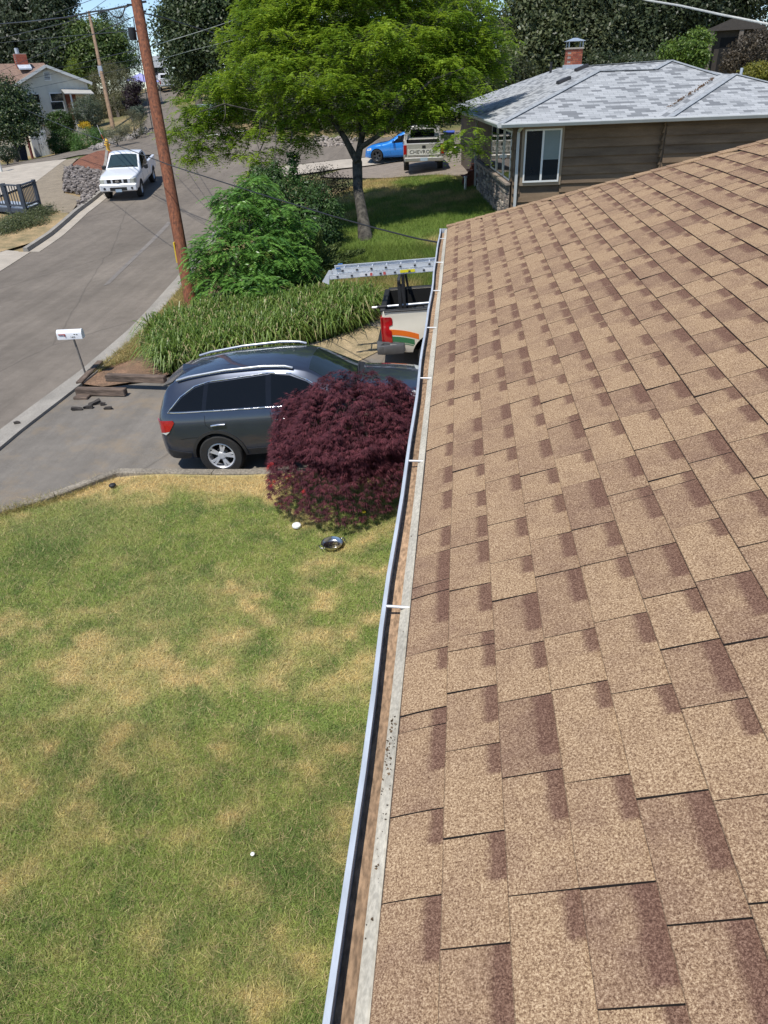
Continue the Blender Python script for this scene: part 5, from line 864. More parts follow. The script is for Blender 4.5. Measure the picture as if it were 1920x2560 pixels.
pb = gnd(gp(610, 770)); pinnate('pinnate_shrub', 'bright green shrub with fern-like leaves leaning on the utility pole', pb, [blob(590, 640, 19.6, .75, .7, .7), (blob(540, 620, 19.8, .5, .5, .6)), blob(670, 640, 19.6, .7, .7, .65), blob(610, 540, 20.0, .65, .6, .55), blob(690, 560, 20.2, .6, .6, .6), blob(500, 660, 19.4, .28, .4, .5), blob(740, 660, 19.8, .5, .5, .5), blob(640, 720, 19.0, .8, .6, .35), blob(540, 720, 19.2, .4, .4, .4), blob(640, 480, 20.4, .55, .5, .5), blob(580, 510, 20.2, .5, .5, .45), blob(740, 580, 20.4, .5, .5, .55)], 2000, .38, ((.065, .165, .03), (.20, .38, .07)))
db = gnd(gp(740, 640)); tree('glossy_bush', 'dark glossy-leaved bush behind the fern-like shrub', [blob(700, 520, 23, .9, .9, .8), blob(770, 540, 23, .85, .8, .8), blob(640, 500, 23.4, .8, .8, .6), blob(740, 600, 22.4, .9, .7, .6), blob(800, 580, 22.5, .45, .5, .6), blob(690, 455, 23.3, .5, .4, .4), blob(790, 490, 23.3, .45, .5, .4), blob(830, 560, 22.8, .35, .4, .7), blob(650, 440, 23.4, .35, .4, .3)], db, .05, 2000, .10, ((.025, .06, .018), (.085, .15, .04)), 14, .12, cat='shrub', m=leafmat('glossy_leaf', .42, .18, .35), aspect=.42, fork=db+np.array([0, 0, .5]))
vb = gnd(gp(735, 560)); tree('vine_shoot', 'slim upright leafy shoots rising above the dark bush', [blob(733, 400, 23.6, .14, .14, .3), blob(735, 440, 23.5, .2, .2, .35), blob(690, 430, 23.6, .2, .2, .35), blob(760, 470, 23.4, .25, .2, .3)], vb, .02, 150, .10, ((.03, .075, .02), (.06, .13, .03)), 12, .07, cat='shrub', m=leafmat('glossy_leaf', .42, .18, .35), fork=vb+np.array([0, 0, .8]))
bb = gnd(gp(800, 520)); tree('bare_twig_bush', 'thin brownish twiggy bush at the edge of the sunny lawn', [blob(800, 450, 27, .7, .6, .5), blob(850, 465, 27, .5, .5, .35)], bb, .03, 240, .07, ((.10, .085, .05), (.17, .13, .08)), 12, .14, cat='shrub', fork=bb+np.array([0, 0, .3]))
def juniper(name, label, base, dirs, L, n, cols, grp=None):
    e = empty(name, tuple(base)); tag(e, label, 'shrub', grp); mb = MB(); V = []; C = []
    for d in dirs:
        d = _n(d); l = L*(.7+.5*rng.random()); tip = d*l; mb.tube([(0, 0, 0), tuple(tip*.6+np.array([0, 0, .1*l])), tuple(tip)], [.03, .015, .005], 5); t = rng.random(n)**.6; c = tip[None]*t[:, None]+np.array([0, 0, .1*l])*np.sin(math.pi*t)[:, None]+rng.normal(size=(n, 3))*.09*(1.15-t)[:, None]*L; ax = unit(d+rng.normal(size=(n, 3))*.45+np.array([0, 0, .15])); nr = unit(rng.normal(size=(n, 3))+np.array([0, 0, .6])); k = rng.random((n, 1)); V.append(leafq(c, ax, nr, .17*(.6+.6*rng.random(n)), .028)); C.append(np.array(cols[0])*(1-k)+np.array(cols[1])*k)
    mb.build('stems', BARK(), e, 60); leafobj('foliage', np.concatenate(V), np.concatenate(C), leafmat('juniper_leaf', .6, .15, .3), e); return e
jb = gnd(gp(790, 690)); juniper('juniper', 'feathery spreading juniper beside the ladder end', jb, [(1, .3, .42), (.8, .9, .5), (.3, 1, .5), (-.5, .7, .5), (-.8, .2, .6), (.2, -.3, .8), (1, -.2, .35), (.6, .2, .7), (1, .6, .3)], 1.35, 750, ((.05, .085, .02), (.15, .19, .05)))
# ---- left side of the street
def bush(name, label, px_, py_, depth, rx, rz, n, leaf, cols, per=12, spread=.12, cat='shrub', ry=None, group=None, m=None, boxy=False, aspect=.5, lump=()):
    c = at(px_, py_, depth); b = gnd(c); bl = [(c, np.array([rx, ry or rx, rz]))]+[(at(x, y, depth+d), np.array([r, r, r*.8])) for x, y, d, r in lump]; return tree(name, label, bl, b, .05, n, leaf, cols, per, spread, group, cat, fork=b+np.array([0, 0, max(.2, (c[2]-b[2])*.4)]), m=m, shell=.8 if boxy else .55, aspect=aspect)
DKG, MDG, OLV, LMG, YEL = ((.014, .030, .011), (.035, .062, .018)), ((.03, .065, .018), (.085, .135, .03)), ((.095, .10, .045), (.21, .205, .10)), ((.09, .15, .02), (.20, .25, .03)), ((.5, .36, .02), (.75, .55, .05))
bush('clipped_hedge', 'round clipped hedge under the white house window', 151, 308, 56, 1.0, .80, 620, .13, ((.035, .075, .016), (.10, .17, .04)), boxy=True)
bush('clipped_hedge', 'squarish clipped hedge right of the basement doors', 161, 358, 55, 1.1, .92, 700, .13, ((.03, .07, .016), (.09, .16, .035)), boxy=True)
bush('feathery_conifer', 'low feathery green conifer right of the squarish hedge', 222, 352, 54, 1.35, .85, 620, .14, ((.05, .12, .025), (.13, .24, .05)), aspect=.25, lump=((245, 335, 0, .6), (195, 370, -.5, .5)))
bush('flowering_bush', 'yellow flowering bush before the white house porch', 212, 313, 55, .32, .22, 60, .11, YEL)
bush('rosemary_bush', 'grey-green pointed bush in front of the porch', 216, 282, 56, 1.25, 1.2, 700, .16, ((.06, .085, .05), (.13, .16, .09)), aspect=.22)
tree('pear_tree', 'grey-leaved weeping tree behind the far utility pole', [blob(262, 210, 75.5, 1.9, 1.2, 1.5), blob(310, 212, 75, 1.7, 1.2, 1.5), blob(235, 240, 75.5, 1.4, 1, 1.4), blob(300, 262, 75, 1.8, 1.2, 1.2), blob(335, 240, 75, .9, .9, 1.2), blob(255, 280, 75, 1.2, .9, 1.2), blob(280, 178, 76, 1.3, 1, .9), blob(215, 230, 75, .9, .9, 1.2)], gnd(at(301, 312, 75)), .16, 2200, .16, OLV, 14, .25, aspect=.3)
bush('purple_bush', 'dark purple bush at the bend of the street', 330, 250, 72, .9, 1.6, 380, .15, ((.02, .012, .016), (.05, .03, .04)), lump=((345, 215, 0, .6),))
bush('lavender_bush', 'silvery bush with pale stems behind the hydrant', 288, 335, 50, .75, .5, 260, .12, ((.12, .13, .08), (.27, .26, .15)), aspect=.22, lump=((310, 325, 0, .45),))
bush('sage_bush', 'grey-green low bush beside the pale stone border', 335, 322, 53, .9, .5, 240, .12, ((.09, .10, .055), (.18, .17, .09)), aspect=.25, lump=((350, 300, 1, .5), (330, 290, 1.5, .6)))
bush('agave_clump', 'spiky blue-green clump near the street bend', 345, 283, 56, .6, .5, 110, .4, ((.07, .10, .07), (.14, .17, .12)), aspect=.09)
tree('yellow_conifer', 'yellow-green upright conifer right of the white house roof', [blob(190, 205, 68, .8, .8, 1.5), blob(185, 172, 68, .45, .45, .9), blob(205, 225, 68, .7, .7, .9), blob(175, 230, 68, .6, .6, .8)], gnd(at(190, 260, 68)), .12, 620, .2, LMG, 12, .16, aspect=.3)
tree('laurel_tree', 'dark dense tree overhanging the bins at the left edge', [blob(40, 265, 52, 1.5, 1.5, 1.3), blob(10, 240, 52, 1.6, 1.6, 1.3), blob(70, 290, 52, 1.1, 1.1, .9), blob(25, 310, 51.5, 1.5, 1.3, 1.0), blob(75, 325, 51.5, .8, .8, .5), blob(-20, 290, 52, 1.8, 1.6, 1.8), blob(45, 350, 51.5, .7, .7, .35)], gnd(at(32, 385, 52)), .16, 1700, .17, ((.016, .036, .014), (.055, .085, .028), (.13, .17, .04)), 13, .22, m=leafmat('glossy_leaf', .42, .18, .35))
bush('low_conifer', 'dark low conifer at the left edge by the white post', 12, 385, 49, .8, .5, 220, .14, DKG, aspect=.25)
bush('creeping_shrub', 'mounded grey-green groundcover shrub below the timber deck', 62, 558, 31.5, 1.05, .42, 1900, .10, ((.075, .10, .04), (.17, .195, .08)), aspect=.25, lump=((95, 540, 1.0, .55), (120, 528, 1.5, .4), (25, 585, -1, .75), (0, 600, -1.5, .7), (45, 570, -.5, .7)))
# ---- background trees on the left
def bigtree(name, label, parts, depth, n, leaf, cols, trunkpx, r0=.3, per=12, spread=.55, group=None, aspect=.5, m=None):
    b = gnd(at(trunkpx[0], trunkpx[1], depth)); return tree(name, label, [blob(x, y, depth+d, r, r, r*h) for x, y, d, r, h in parts], b, r0, n, leaf, cols, per, spread, group, m=m, aspect=aspect)
FG = 'tall trees behind the white house'
bigtree('fir_tree', 'tall dark tree at the left edge behind the white house', [(10, 60, 0, 3.8, 1.2), (-30, 120, 0, 4, 1.2), (20, -30, 0, 3, 1.3), (30, 130, 0, 3, 1), (0, 170, 0, 3, .8)], 82, 1500, .42, ((.02, .034, .016), (.075, .095, .05)), (10, 230), group=FG)
bigtree('fir_tree', 'tall dark tree second from the left edge behind the white house', [(85, 50, 0, 3.2, 1.3), (70, 120, 0, 3.2, 1.1), (95, -30, 0, 2.6, 1.3), (110, 150, 0, 2.6, .9), (60, 10, 0, 2.6, 1.2)], 80, 1500, .42, ((.022, .036, .016), (.08, .10, .05)), (85, 230), group=FG)
bigtree('fir_tree', 'tall dark tree whose edge meets the open sky at left', [(140, 30, 0, 1.9, 1.6), (135, 90, 0, 2.3, 1.2), (150, 140, 0, 2.4, 1.0), (150, -30, 0, 1.5, 1.6), (160, 75, 0, 1.4, 1)], 78, 1200, .4, ((.02, .038, .016), (.08, .105, .05)), (140, 230), group=FG)
bigtree('broadleaf_tree', 'mid green rounded tree behind the far utility pole', [(205, 105, 0, 2.3, .9), (250, 105, 0, 2.2, .9), (180, 140, 0, 2, .9), (230, 150, 0, 2.6, .8), (280, 140, 0, 2, 1), (210, 80, 0, 1.2, .8), (275, 105, 0, 1.3, .9)], 78, 1700, .36, ((.045, .085, .02), (.16, .22, .05)), (225, 230), group=FG)
bigtree('pine_tree', 'thin open pine left of the red utility pole', [(300, 60, 0, 1.1, 1.5), (292, 90, 0, 1.2, 1), (310, 110, 0, 1.5, .8), (325, 140, 0, 1.5, .7), (290, 40, 0, .5, 1.5), (330, 165, 0, 1.2, .7)], 88, 420, .42, ((.04, .07, .04), (.09, .12, .06)), (315, 225), .16, 10, .5, aspect=.16)
bigtree('slim_fir', 'slim dark fir between the two utility poles', [(262, 60, 0, .6, 3), (262, 90, 0, .9, 1.5)], 92, 240, .4, DKG, (262, 220), .15, 10, .3, aspect=.25)
bigtree('oak_tree', 'large dark oak beside the far white pickup', [(470, 40, 0, 2.4, 1), (440, 80, 0, 1.8, 1.1), (480, 120, 0, 2.5, 1), (540, 60, 0, 2.6, 1.1), (560, 140, 0, 2.4, 1), (455, 150, 0, 1.5, .8), (500, -20, 0, 3, 1), (430, 20, 0, .9, .8), (405, 92, 0, .6, .8), (600, 0, 0, 2.5, 1), (470, 175, 0, 1.0, .6)], 62, 2700, .32, ((.03, .052, .018), (.10, .135, .05)), (500, 250), .32)
bigtree('roadside_bush', 'green bush beside the far white pickup', [(450, 200, 0, 1.1, .8), (475, 215, 0, 1.2, .7)], 78, 300, .26, ((.06, .09, .03), (.12, .15, .05)), (460, 232), .05)
# ---- wooded slope behind the locust and the neighbour's house
HG = 'trees on the wooded slope'
lab = [('tangled dark tree behind the left half of the locust', [(640, 230, 0, 2.4, .8), (720, 240, 0, 2.4, .8), (690, 160, 0, 2.5, 1)], 55, (690, 330)),
 ('tangled dark tree behind the locust trunk', [(800, 250, 0, 2.4, .8), (870, 260, 0, 2.2, .8), (830, 170, 0, 2.6, 1)], 54, (830, 340)), ('shadowy tree behind the right half of the locust', [(950, 230, 0, 2.6, .9), (1030, 220, 0, 2.6, .9), (990, 140, 0, 2.8, 1), (1060, 290, -3, 1.2, .6)], 56, (990, 340)),
 ('shadowy tree between locust and grey-roofed chimney', [(1120, 150, 0, 2.8, 1), (1180, 210, 0, 2.4, .9), (1230, 120, 0, 2.6, 1), (1170, 60, 0, 3, 1)], 58, (1170, 300)),
 ('tree behind the upper left of the locust crown', [(620, 60, 0, 3, 1), (700, 20, 0, 3, 1), (640, -40, 0, 3, 1), (760, 80, 0, 3, 1)], 64, (670, 260)), ('tree behind the top of the locust crown', [(840, 40, 0, 3.2, 1), (930, 10, 0, 3.2, 1), (880, 110, 0, 3, 1), (900, -50, 0, 3, 1)], 64, (880, 260)), ('tree behind the upper right of the locust crown', [(1040, 30, 0, 3.2, 1), (1120, -20, 0, 3.2, 1), (1070, 100, 0, 3, 1)], 64, (1070, 250))]
for i, (l, p, d, tp) in enumerate(lab): bigtree('slope_tree', l, p, d, 1000, .36, ((.028, .042, .014), (.10, .125, .045)), tp, .22, group=HG)
for l, p, d, tp, cols, n in (('leafy olive tree left of the brick chimney', [(1330, 60, 0, 2.2, 1), (1370, 130, 0, 2.2, 1), (1310, 150, 0, 1.8, .8), (1350, -10, 0, 2.4, 1), (1300, 190, -1, 1.2, .7)], 52, (1340, 240), ((.04, .06, .022), (.16, .18, .075)), 1900), ('leafy grey-green tree behind the brick chimney', [(1430, 60, 0, 2.3, 1), (1470, 120, 0, 2.3, 1), (1500, 30, 0, 2.4, 1), (1420, -20, 0, 2.4, 1), (1410, 140, 0, 1.5, .8)], 53, (1450, 230), ((.035, .052, .022), (.14, .16, .075)), 1900), ('dark tree right of the brick chimney', [(1560, 60, 0, 2.4, 1), (1590, 130, 0, 2.4, .9), (1620, 30, 0, 2.4, 1), (1550, -30, 0, 2.4, 1), (1540, 150, -1, 1.4, .7)], 54, (1580, 230), ((.026, .042, .018), (.105, .13, .058)), 1600), ('dark tree with pale trunk behind the grey roof', [(1690, 20, 0, 2.6, 1), (1660, -40, 0, 2.6, 1), (1740, 0, 0, 2.6, 1), (1690, 130, 1, 2.0, .7), (1640, 120, 0, 1.6, .8)], 55, (1655, 160), ((.02, .034, .014), (.08, .10, .045)), 1500), ('dark tree at the upper right corner', [(1800, 10, 0, 2.4, 1), (1870, -20, 0, 2.6, 1), (1760, 50, 0, 1.6, .9), (1790, 110, 3, 1.4, 1)], 57, (1760, 150), ((.02, .034, .014), (.08, .10, .045)), 1300)): bigtree('slope_tree', l, p, d, n, .30, cols, tp, .2, group=HG, spread=.4)
bush('young_tree', 'bright yellow-green young tree above the grey roof ridge', 1725, 125, 42, 1.1, .95, 420, .18, ((.07, .13, .02), (.17, .25, .04)), lump=((1680, 130, 0, .7), (1760, 95, 0, .6), (1740, 150, 0, .8)), spread=.16)
bush('brown_bush', 'brownish leafy bush beside the dark shed', 1880, 130, 44, 1.3, 1.0, 520, .17, ((.055, .045, .03), (.13, .105, .07)), lump=((1840, 160, 0, .8), (1910, 100, 0, .8)), spread=.2)
bush('yellow_bush', 'yellowish bush at the right edge above the grey roof', 1895, 182, 40, .8, .5, 260, .14, ((.13, .14, .02), (.28, .26, .04)))
bush('understory_shrub', 'dark undergrowth behind the grey ridge', 1590, 160, 46, 1.6, .6, 420, .2, ((.03, .05, .02), (.09, .11, .05)), lump=((1500, 165, 0, 1.0), (1660, 160, 0, 1.0)), spread=.2)
bush('bank_shrub', 'dry weedy clump on the rocky bank beyond the tree', 838, 352, 52, .8, .35, 160, .16, ((.10, .085, .05), (.2, .17, .09)))

for lb, x, y, d, r in (('dark thicket behind the far left of the locust', 600, 262, 57, 1.7), ('dark thicket above the dirt bank left of the locust trunk', 680, 275, 55, 1.7), ('dark thicket just left of the locust fork', 765, 282, 54, 1.7), ('dark thicket just right of the locust fork', 850, 285, 54, 1.6), ('dark thicket above the blue car', 935, 288, 54, 1.6), ('dark thicket above the champagne pickup', 1015, 285, 54, 1.6), ('dark thicket at the garage end of the grey roof', 1095, 268, 54, 1.7), ('dark thicket behind the low corner of the grey roof', 1170, 255, 54, 1.6), ('dark thicket behind the grey roof slope', 1255, 215, 53, 1.6)):
    gq = gp(x, y+48); d = float((CM.T@(gq-np.array([0, 0, CZ])))[2])+.6
    bush('thicket', lb, x, y, d, r, r*.9, 420, .24, ((.022, .034, .012), (.09, .10, .042)), per=12, spread=.3, group='thickets along the wooded slope', lump=((x+35, y-30, .5, r*.7), (x-35, y-25, .5, r*.7)))
# ================================================================== POLES, WIRES, STREET THINGS
pw = mat('pole_wood', (.225, .078, .033), .85, .25, 2.2, .7, 6, stretch=(9, 9, .16), col2=(.085, .03, .016), fine=.12, fscale=7)
pb_ = gp(478, 762); pole = tag(empty('utility_pole', tuple(pb_)), 'red-brown wooden utility pole beside the shrub', 'pole')
tp_ = at(341, 0, 20.4); ax_ = (tp_-pb_)/(tp_[2]-pb_[2]); H_ = 11.
MB().tube([tuple(ax_*-.3), tuple(ax_*2), tuple(ax_*6), tuple(ax_*H_)], [.172, .168, .158, .142], 20).build('shaft', pw, pole, 60)
def onpole(py_):                                      # height on the pole seen at that photo row
    for z in np.linspace(0, H_, 600):
        q = CM.T@(pb_+ax_*z-np.array([0, 0, CZ])); 
        if 1280+F_*q[1]/q[2] < py_: return ax_*z
    return ax_*H_
dkm = mat('cable_black', (.014, .014, .015), .5, .1, 9); 
p = onpole(85); MB().lathe([(0, -.16), (.1, -.15), (.115, 0), (.1, .15), (0, .16)], 14, tuple(p+np.array([-.28, -.05, 0]))).build('splice_case', dkm, pole, 50); MB().bar(tuple(p+np.array([-.30, 0, .1])), tuple(p), .05, .04).build('bracket', galv, pole)
for py_, dx in ((14, -.3), (8, .28), (33, .22)): p = onpole(py_); MB().bar(tuple(p), tuple(p+np.array([dx, 0, .02])), .06, .05).build('bracket', dkm, pole)
a = onpole(45); b = onpole(330); MB().tube([tuple(a+np.array([-.155, -.10, 0])), tuple((a+b)/2+np.array([-.165, -.105, 0])), tuple(b+np.array([-.168, -.11, 0]))], .012, 6).build('riser_cable', dkm, pole, 60)
p = onpole(632); MB().box((-.19, -.06, -.28), (-.155, .04, .28)).build('marker_strip', mat('marker_yellow', (.75, .52, .03), .6), pole).location = tuple(p)
fp = gp(283, 322); fpo = tag(empty('far_utility_pole', tuple(fp)), 'thin weathered utility pole in front of the grey-leaved tree', 'pole'); ft_ = at(222, 30, 72.); fax = (ft_-fp)
MB().tube([tuple(-fax*.02), tuple(fax*.5), tuple(fax)], [.20, .17, .13], 12).build('shaft', mat('pole_grey', (.24, .16, .10), .9, .3, 4, .5, 20, stretch=(1, 1, .1)), fpo, 60); q = fax*.47; MB().box((-.19, -.22, -.45), (.19, .0, .45)).build('sign_plate', galv, fpo).location = tuple(q)
def wire(name, label, pts, r, m=dkm, sag=0., cat='cable', group=None):
    P = np.array([at(*q) if len(q) == 3 else q for q in pts], float); t = np.linspace(0, 1, len(P)); tt = np.linspace(0, 1, 40); Q = np.stack([np.interp(tt, t, P[:, i]) for i in range(3)], 1)
    if sag: Q[:, 2] -= sag*4*tt*(1-tt)
    mb = MB().tube([tuple(v) for v in Q], r, 6); o = mb.build(name, m, None, 60); return tag(o, label, cat, group)
WG = 'cables running left from the utility pole'; pp = lambda y: pb_+onpole(y)
wire('cable', 'thick black cable bundle reaching left from the pole top', [(-40, 63, 40), (60, 55, 34), (170, 43, 27), (232, 29, 24.5), (269, 25, 23), (322, 14, 20.7)], .028, group=WG)
wire('drip_loop', 'black cable drip loop hanging left of the pole top', [(269, 25, 20.9), (285, 41, 20.7), (297, 45, 20.6), (306, 39, 20.5), (312, 20, 20.5), (324, 13, 20.5)], .018)
wire('cable', 'black cable just under the thick bundle left of pole', [(-40, 105, 44), (153, 60, 28), (190, 48, 26), (269, 26, 23), (322, 12, 20.6)], .014, group=WG)
for lb, pts in (('thin cable falling left past the white chimney', [(-30, 190, 60), (0, 178, 55), (153, 114, 32), (231, 87, 25), (334, 42, 20.6)]), ('nearly level thin cable at the splice case', [(-30, 110, 60), (174, 90, 30), (318, 78, 20.6)]), ('thin cable crossing the far pole above its plate', [(-30, 207, 60), (69, 182, 55), (174, 165, 48), (252, 145, 40), (350, 122, 21)]), ('lowest thin cable crossing the white roof', [(-30, 250, 60), (38, 230, 56), (217, 192, 50), (318, 171, 40), (352, 160, 21.2)]), ('thin cable crossing behind the chimney smoke pipe', [(-20, 217, 60), (60, 200, 56), (200, 170, 50), (335, 150, 40), (350, 140, 21)])): wire('cable', lb, pts, .011, group=WG)
for lb, pts in (('thin wire crossing the open sky above the far pole', [(120, 40, 60), (168, 22, 50), (228, 0, 42), (300, -30, 36)]), ('second thin wire crossing the sky beside the far pole top', [(130, 85, 70), (190, 52, 60), (265, 0, 48), (300, -25, 44)])): wire('cable', lb, pts, .014)
wire('cable', 'black cable leaving the pole to the right behind the locust', [(352, 32, 20.6), (400, 42, 23), (480, 66, 27), (540, 84, 30), (600, 90, 34)], .02)
wire('cable', 'pale cable right of the pole rising to the locust', [(370, 118, 20.8), (480, 85, 24), (548, 63, 27), (640, 30, 31)], .010, mat('cable_pale', (.55, .55, .5), .5)); wire('cable', 'lower pale cable right of the pole', [(378, 155, 20.8), (480, 126, 24), (525, 115, 26), (620, 90, 30)], .008, mat('cable_pale', (.55, .55, .5), .5))
wire('service_drop', 'long black service cable sagging across pole, shrubs and lawn', [(58, 272, 42), (180, 324, 30), (281, 359, 23), (431, 415, 17.5), (480, 431, 16.5), (650, 485, 14.2), (830, 540, 12.3), (923, 566, 11.6), (1040, 596, 10.6), (1128, 612, 9.9)], .012)
wire('service_drop', 'thick pale twisted cable crossing the upper right corner', [(1560, -18, 30), (1614, 0, 28.5), (1700, 14, 26.5), (1800, 36, 24), (1920, 60, 22), (2000, 78, 21)], .035, mat('cable_pale', (.55, .55, .5), .5))
# ---- mailbox
mbp = gp(217, 944); mbx = tag(empty('mailbox', tuple(mbp), R_(8), 0), 'white curbside mailbox on a leaning steel post', 'mailbox'); mwm = mat('mailbox_white', (.80, .81, .82), .45, .06, 9)
d = np.array([-.07, 0, 1.0]); MB().tube([tuple(-d*.1), tuple(d*.92)], .022, 10).build('post', mat('post_grey', (.22, .20, .18), .6, .2, 9, metal=.4), mbx, 60); o = np.array([-.07, 0, .92])
pr = [(-.085, 0), (.085, 0), (.085, .12), (.07, .165), (.035, .195), (0, .203), (-.035, .195), (-.07, .165), (-.085, .12)]
bx_ = MB().prism([(-.31+o[0], y+o[1], z+o[2]) for y, z in pr], (.52, 0, 0)).build('box', mwm, mbx, 35); MB().prism([(.21+o[0], y*1.05+o[1], z*1.02+o[2]) for y, z in pr], (.025, 0, 0)).build('door', mwm, mbx, 35)
MB().box((-.27+o[0], -.10, o[2]+.105), (-.12+o[0], -.0855, o[2]+.125)).box((-.14+o[0], -.10, o[2]+.07), (-.12+o[0], -.0855, o[2]+.105)).build('flag', mat('flag_red', (.35, .05, .04), .6), mbx)
textmesh('house_number', '1400', .055, blk, bx_, Matrix(((1, 0, 0, .03+o[0]), (0, 0, -1, -.0865), (0, 1, 0, o[2]+.045), (0, 0, 0, 1))), .0008); MB().box((.06+o[0], -.0875, o[2]+.10), (.10+o[0], -.0855, o[2]+.115)).box((.12+o[0], -.0875, o[2]+.09), (.145+o[0], -.0855, o[2]+.115)).build('sticker', blk, bx_)
# ---- timbers and broken asphalt at the bed corner
tim = mat('old_timber', (.16, .115, .085), .95, .4, 4, .9, 30, stretch=(.15, 1, 1), col2=(.07, .05, .04), fine=.3, fscale=30)
def timber(label, a, b, za, zb_, w=.16, h=.145):
    a = gp(*a); b = gp(*b); c = (a+b)/2; L = np.linalg.norm((b-a)[:2]); an = math.atan2(b[1]-a[1], b[0]-a[0]); o = MB().box((-L/2, -w/2, 0), (L/2, w/2, h)).build('timber', tim, None, None, .012); o.location = (c[0], c[1], (a[2]+b[2])/2+za); o.rotation_euler = (0, -math.atan2(b[2]+zb_-a[2], L), an); tag(o, label, 'timber', 'old timbers edging the planting bed')
timber('weathered timber lowest at the driveway corner of the bed', (196, 992), (318, 994), .06, 0.); timber('weathered timber overlapping behind the lower one toward the SUV', (275, 975), (420, 980), .22, 0.); timber('half-buried dark timber running from mailbox post', (200, 968), (255, 918), .03, .05, .14, .12); timber('short timber stub under the corner of the lower timber', (190, 1000), (225, 1000), .0, 0., .2, .1)
am = mat('asphalt_chunk', (.05, .043, .037), .95, .3, 20, .8, 60)
for lb, px_, py_, l, w in (('long flat broken asphalt slab left of the pile', 196, 1030, .30, .10), ('wedge of broken asphalt in the pile middle', 222, 1026, .26, .12), ('upright broken asphalt chunk on the pile', 260, 1018, .12, .09), ('broken asphalt piece right side of the pile', 272, 1028, .22, .09), ('flat broken asphalt piece behind the pile', 238, 1016, .34, .15), ('small black chunk lying in the street channel', 46, 1066, .15, .06)):
    q = gp(px_, py_); bm = bmesh.new(); bmesh.ops.create_cube(bm, size=1.); bmesh.ops.subdivide_edges(bm, edges=bm.edges[:], cuts=1)
    for v in bm.verts: v.co = Vector((v.co.x*l*(1+rng.normal()*.15), v.co.y*w*(1+rng.normal()*.18), v.co.z*.075*(1+rng.normal()*.2)))
    me = bpy.data.meshes.new('asphalt_chunk'); bm.to_mesh(me); bm.free(); o = link('asphalt_chunk', me, None, am); o.location = (q[0], q[1], q[2]+.07); o.scale = (.72, .72, .8); o.rotation_euler = (rng.normal()*.15, rng.normal()*.2, rng.random()*.9-.3); tag(o, lb, 'rubble', 'broken asphalt pieces')
# ---- pan, plastic lid, scraps on the lawn
q = gp(831, 1366, .09); pan = tag(empty('steel_pan', (q[0], q[1], float(LZ(q[0], q[1]))+.03)), 'round stainless pan with loop handles lying on the lawn', 'pan'); stl = mat('stainless', (.55, .54, .52), .22, .1, 30, metal=1., stretch=(1, 1, 1))
MB().lathe([(0, .0), (.105, .0), (.128, .015), (.142, .055), (.147, .056), (.146, .051), (.132, .012), (.108, -.006), (0, -.006)], 40).build('bowl', stl, pan, 40)
for an in (R_(215), R_(35)): c, s = math.cos(an), math.sin(an); MB().tube([(.135*c-.05*s, .135*s+.05*c, .035), (.18*c-.035*s, .18*s+.035*c, .045), (.18*c+.035*s, .18*s-.035*c, .045), (.135*c+.05*s, .135*s-.05*c, .035)], .006, 8).build('handle', stl, pan, 60)
q = gp(742, 1319, .08); lid = MB().lathe([(0, .030), (.02, .033), (.022, .028), (.055, .028), (.062, .022), (.064, 0), (.058, 0), (.056, .018), (0, .02)], 32).build('plastic_lid', mat('lid_white', (.82, .82, .80), .5, .03, 9), None, 40); lid.location = (q[0], q[1], float(LZ(q[0], q[1]))+.03); lid.rotation_euler = (.05, .05, 0); tag(lid, 'small round white plastic lid lying on the grass', 'lid')
for lb, px_, py_, m, sz in (('tiny white scrap on the lower lawn', 633, 2142, 'lid_white', .018), ('small yellow ball at the foot of the red maple', 910, 1287, 'ball_yellow', .03), ('dark scrap in the dry grass near the low wall', 285, 1228, 'black_plastic', .06)):
    q = gp(px_, py_, .08); bm = bmesh.new(); bmesh.ops.create_icosphere(bm, subdivisions=2, radius=sz); me = bpy.data.meshes.new('scrap'); bm.to_mesh(me); bm.free(); me.transform(Matrix.Scale(.55, 4, (0, 0, 1))); o = link('lawn_scrap', me, None, mat(m, (.75, .55, .02)) if m == 'ball_yellow' else MATS[m]); o.location = (q[0], q[1], float(LZ(q[0], q[1]))+.05); tag(o, lb, 'scrap')
# ---- hydrant, white post, bins
q = gp(273, 384); hy = tag(empty('fire_hydrant', tuple(q+np.array([0, 0, .12]))), 'yellow fire hydrant on the mulch above the white pickup', 'hydrant'); ym = mat('hydrant_yellow', (.70, .43, .06), .6, .12, 9)
MB().lathe([(0, 0), (.17, 0), (.17, .05), (.11, .06), (.105, .50), (.15, .51), (.15, .56), (.12, .57), (.10, .68), (.04, .74), (.04, .79), (0, .79)], 18).build('barrel', ym, hy, 40)
for v in ((1, 0), (-1, 0), (0, -1)): MB().tube([(0, 0, .40), (v[0]*.19, v[1]*.19, .40)], .055, 10).build('outlet', ym, hy, 40)
MB().tube([(-.12, 0, .5), (-.30, 0, 1.1), (-.42, 0, 1.55)], .016, 6).build('marker_rod', mat('rod_white', (.7, .68, .65)), hy); MB().tube([(-.19, 0, .74), (-.27, 0, 1.0)], .022, 6).build('marker_band', mat('rod_red', (.55, .08, .05)), hy)
q = gp(4, 432); wp = tag(empty('white_post_box', tuple(q)), 'white post with box at the left edge of the side street', 'mailbox'); MB().box((-.07, -.07, -.1), (.07, .07, 1.1)).build('post', wtr, wp, None, .01); MB().box((-.12, -.25, 1.1), (.12, .25, 1.4)).build('box', wtr, wp, None, .04)
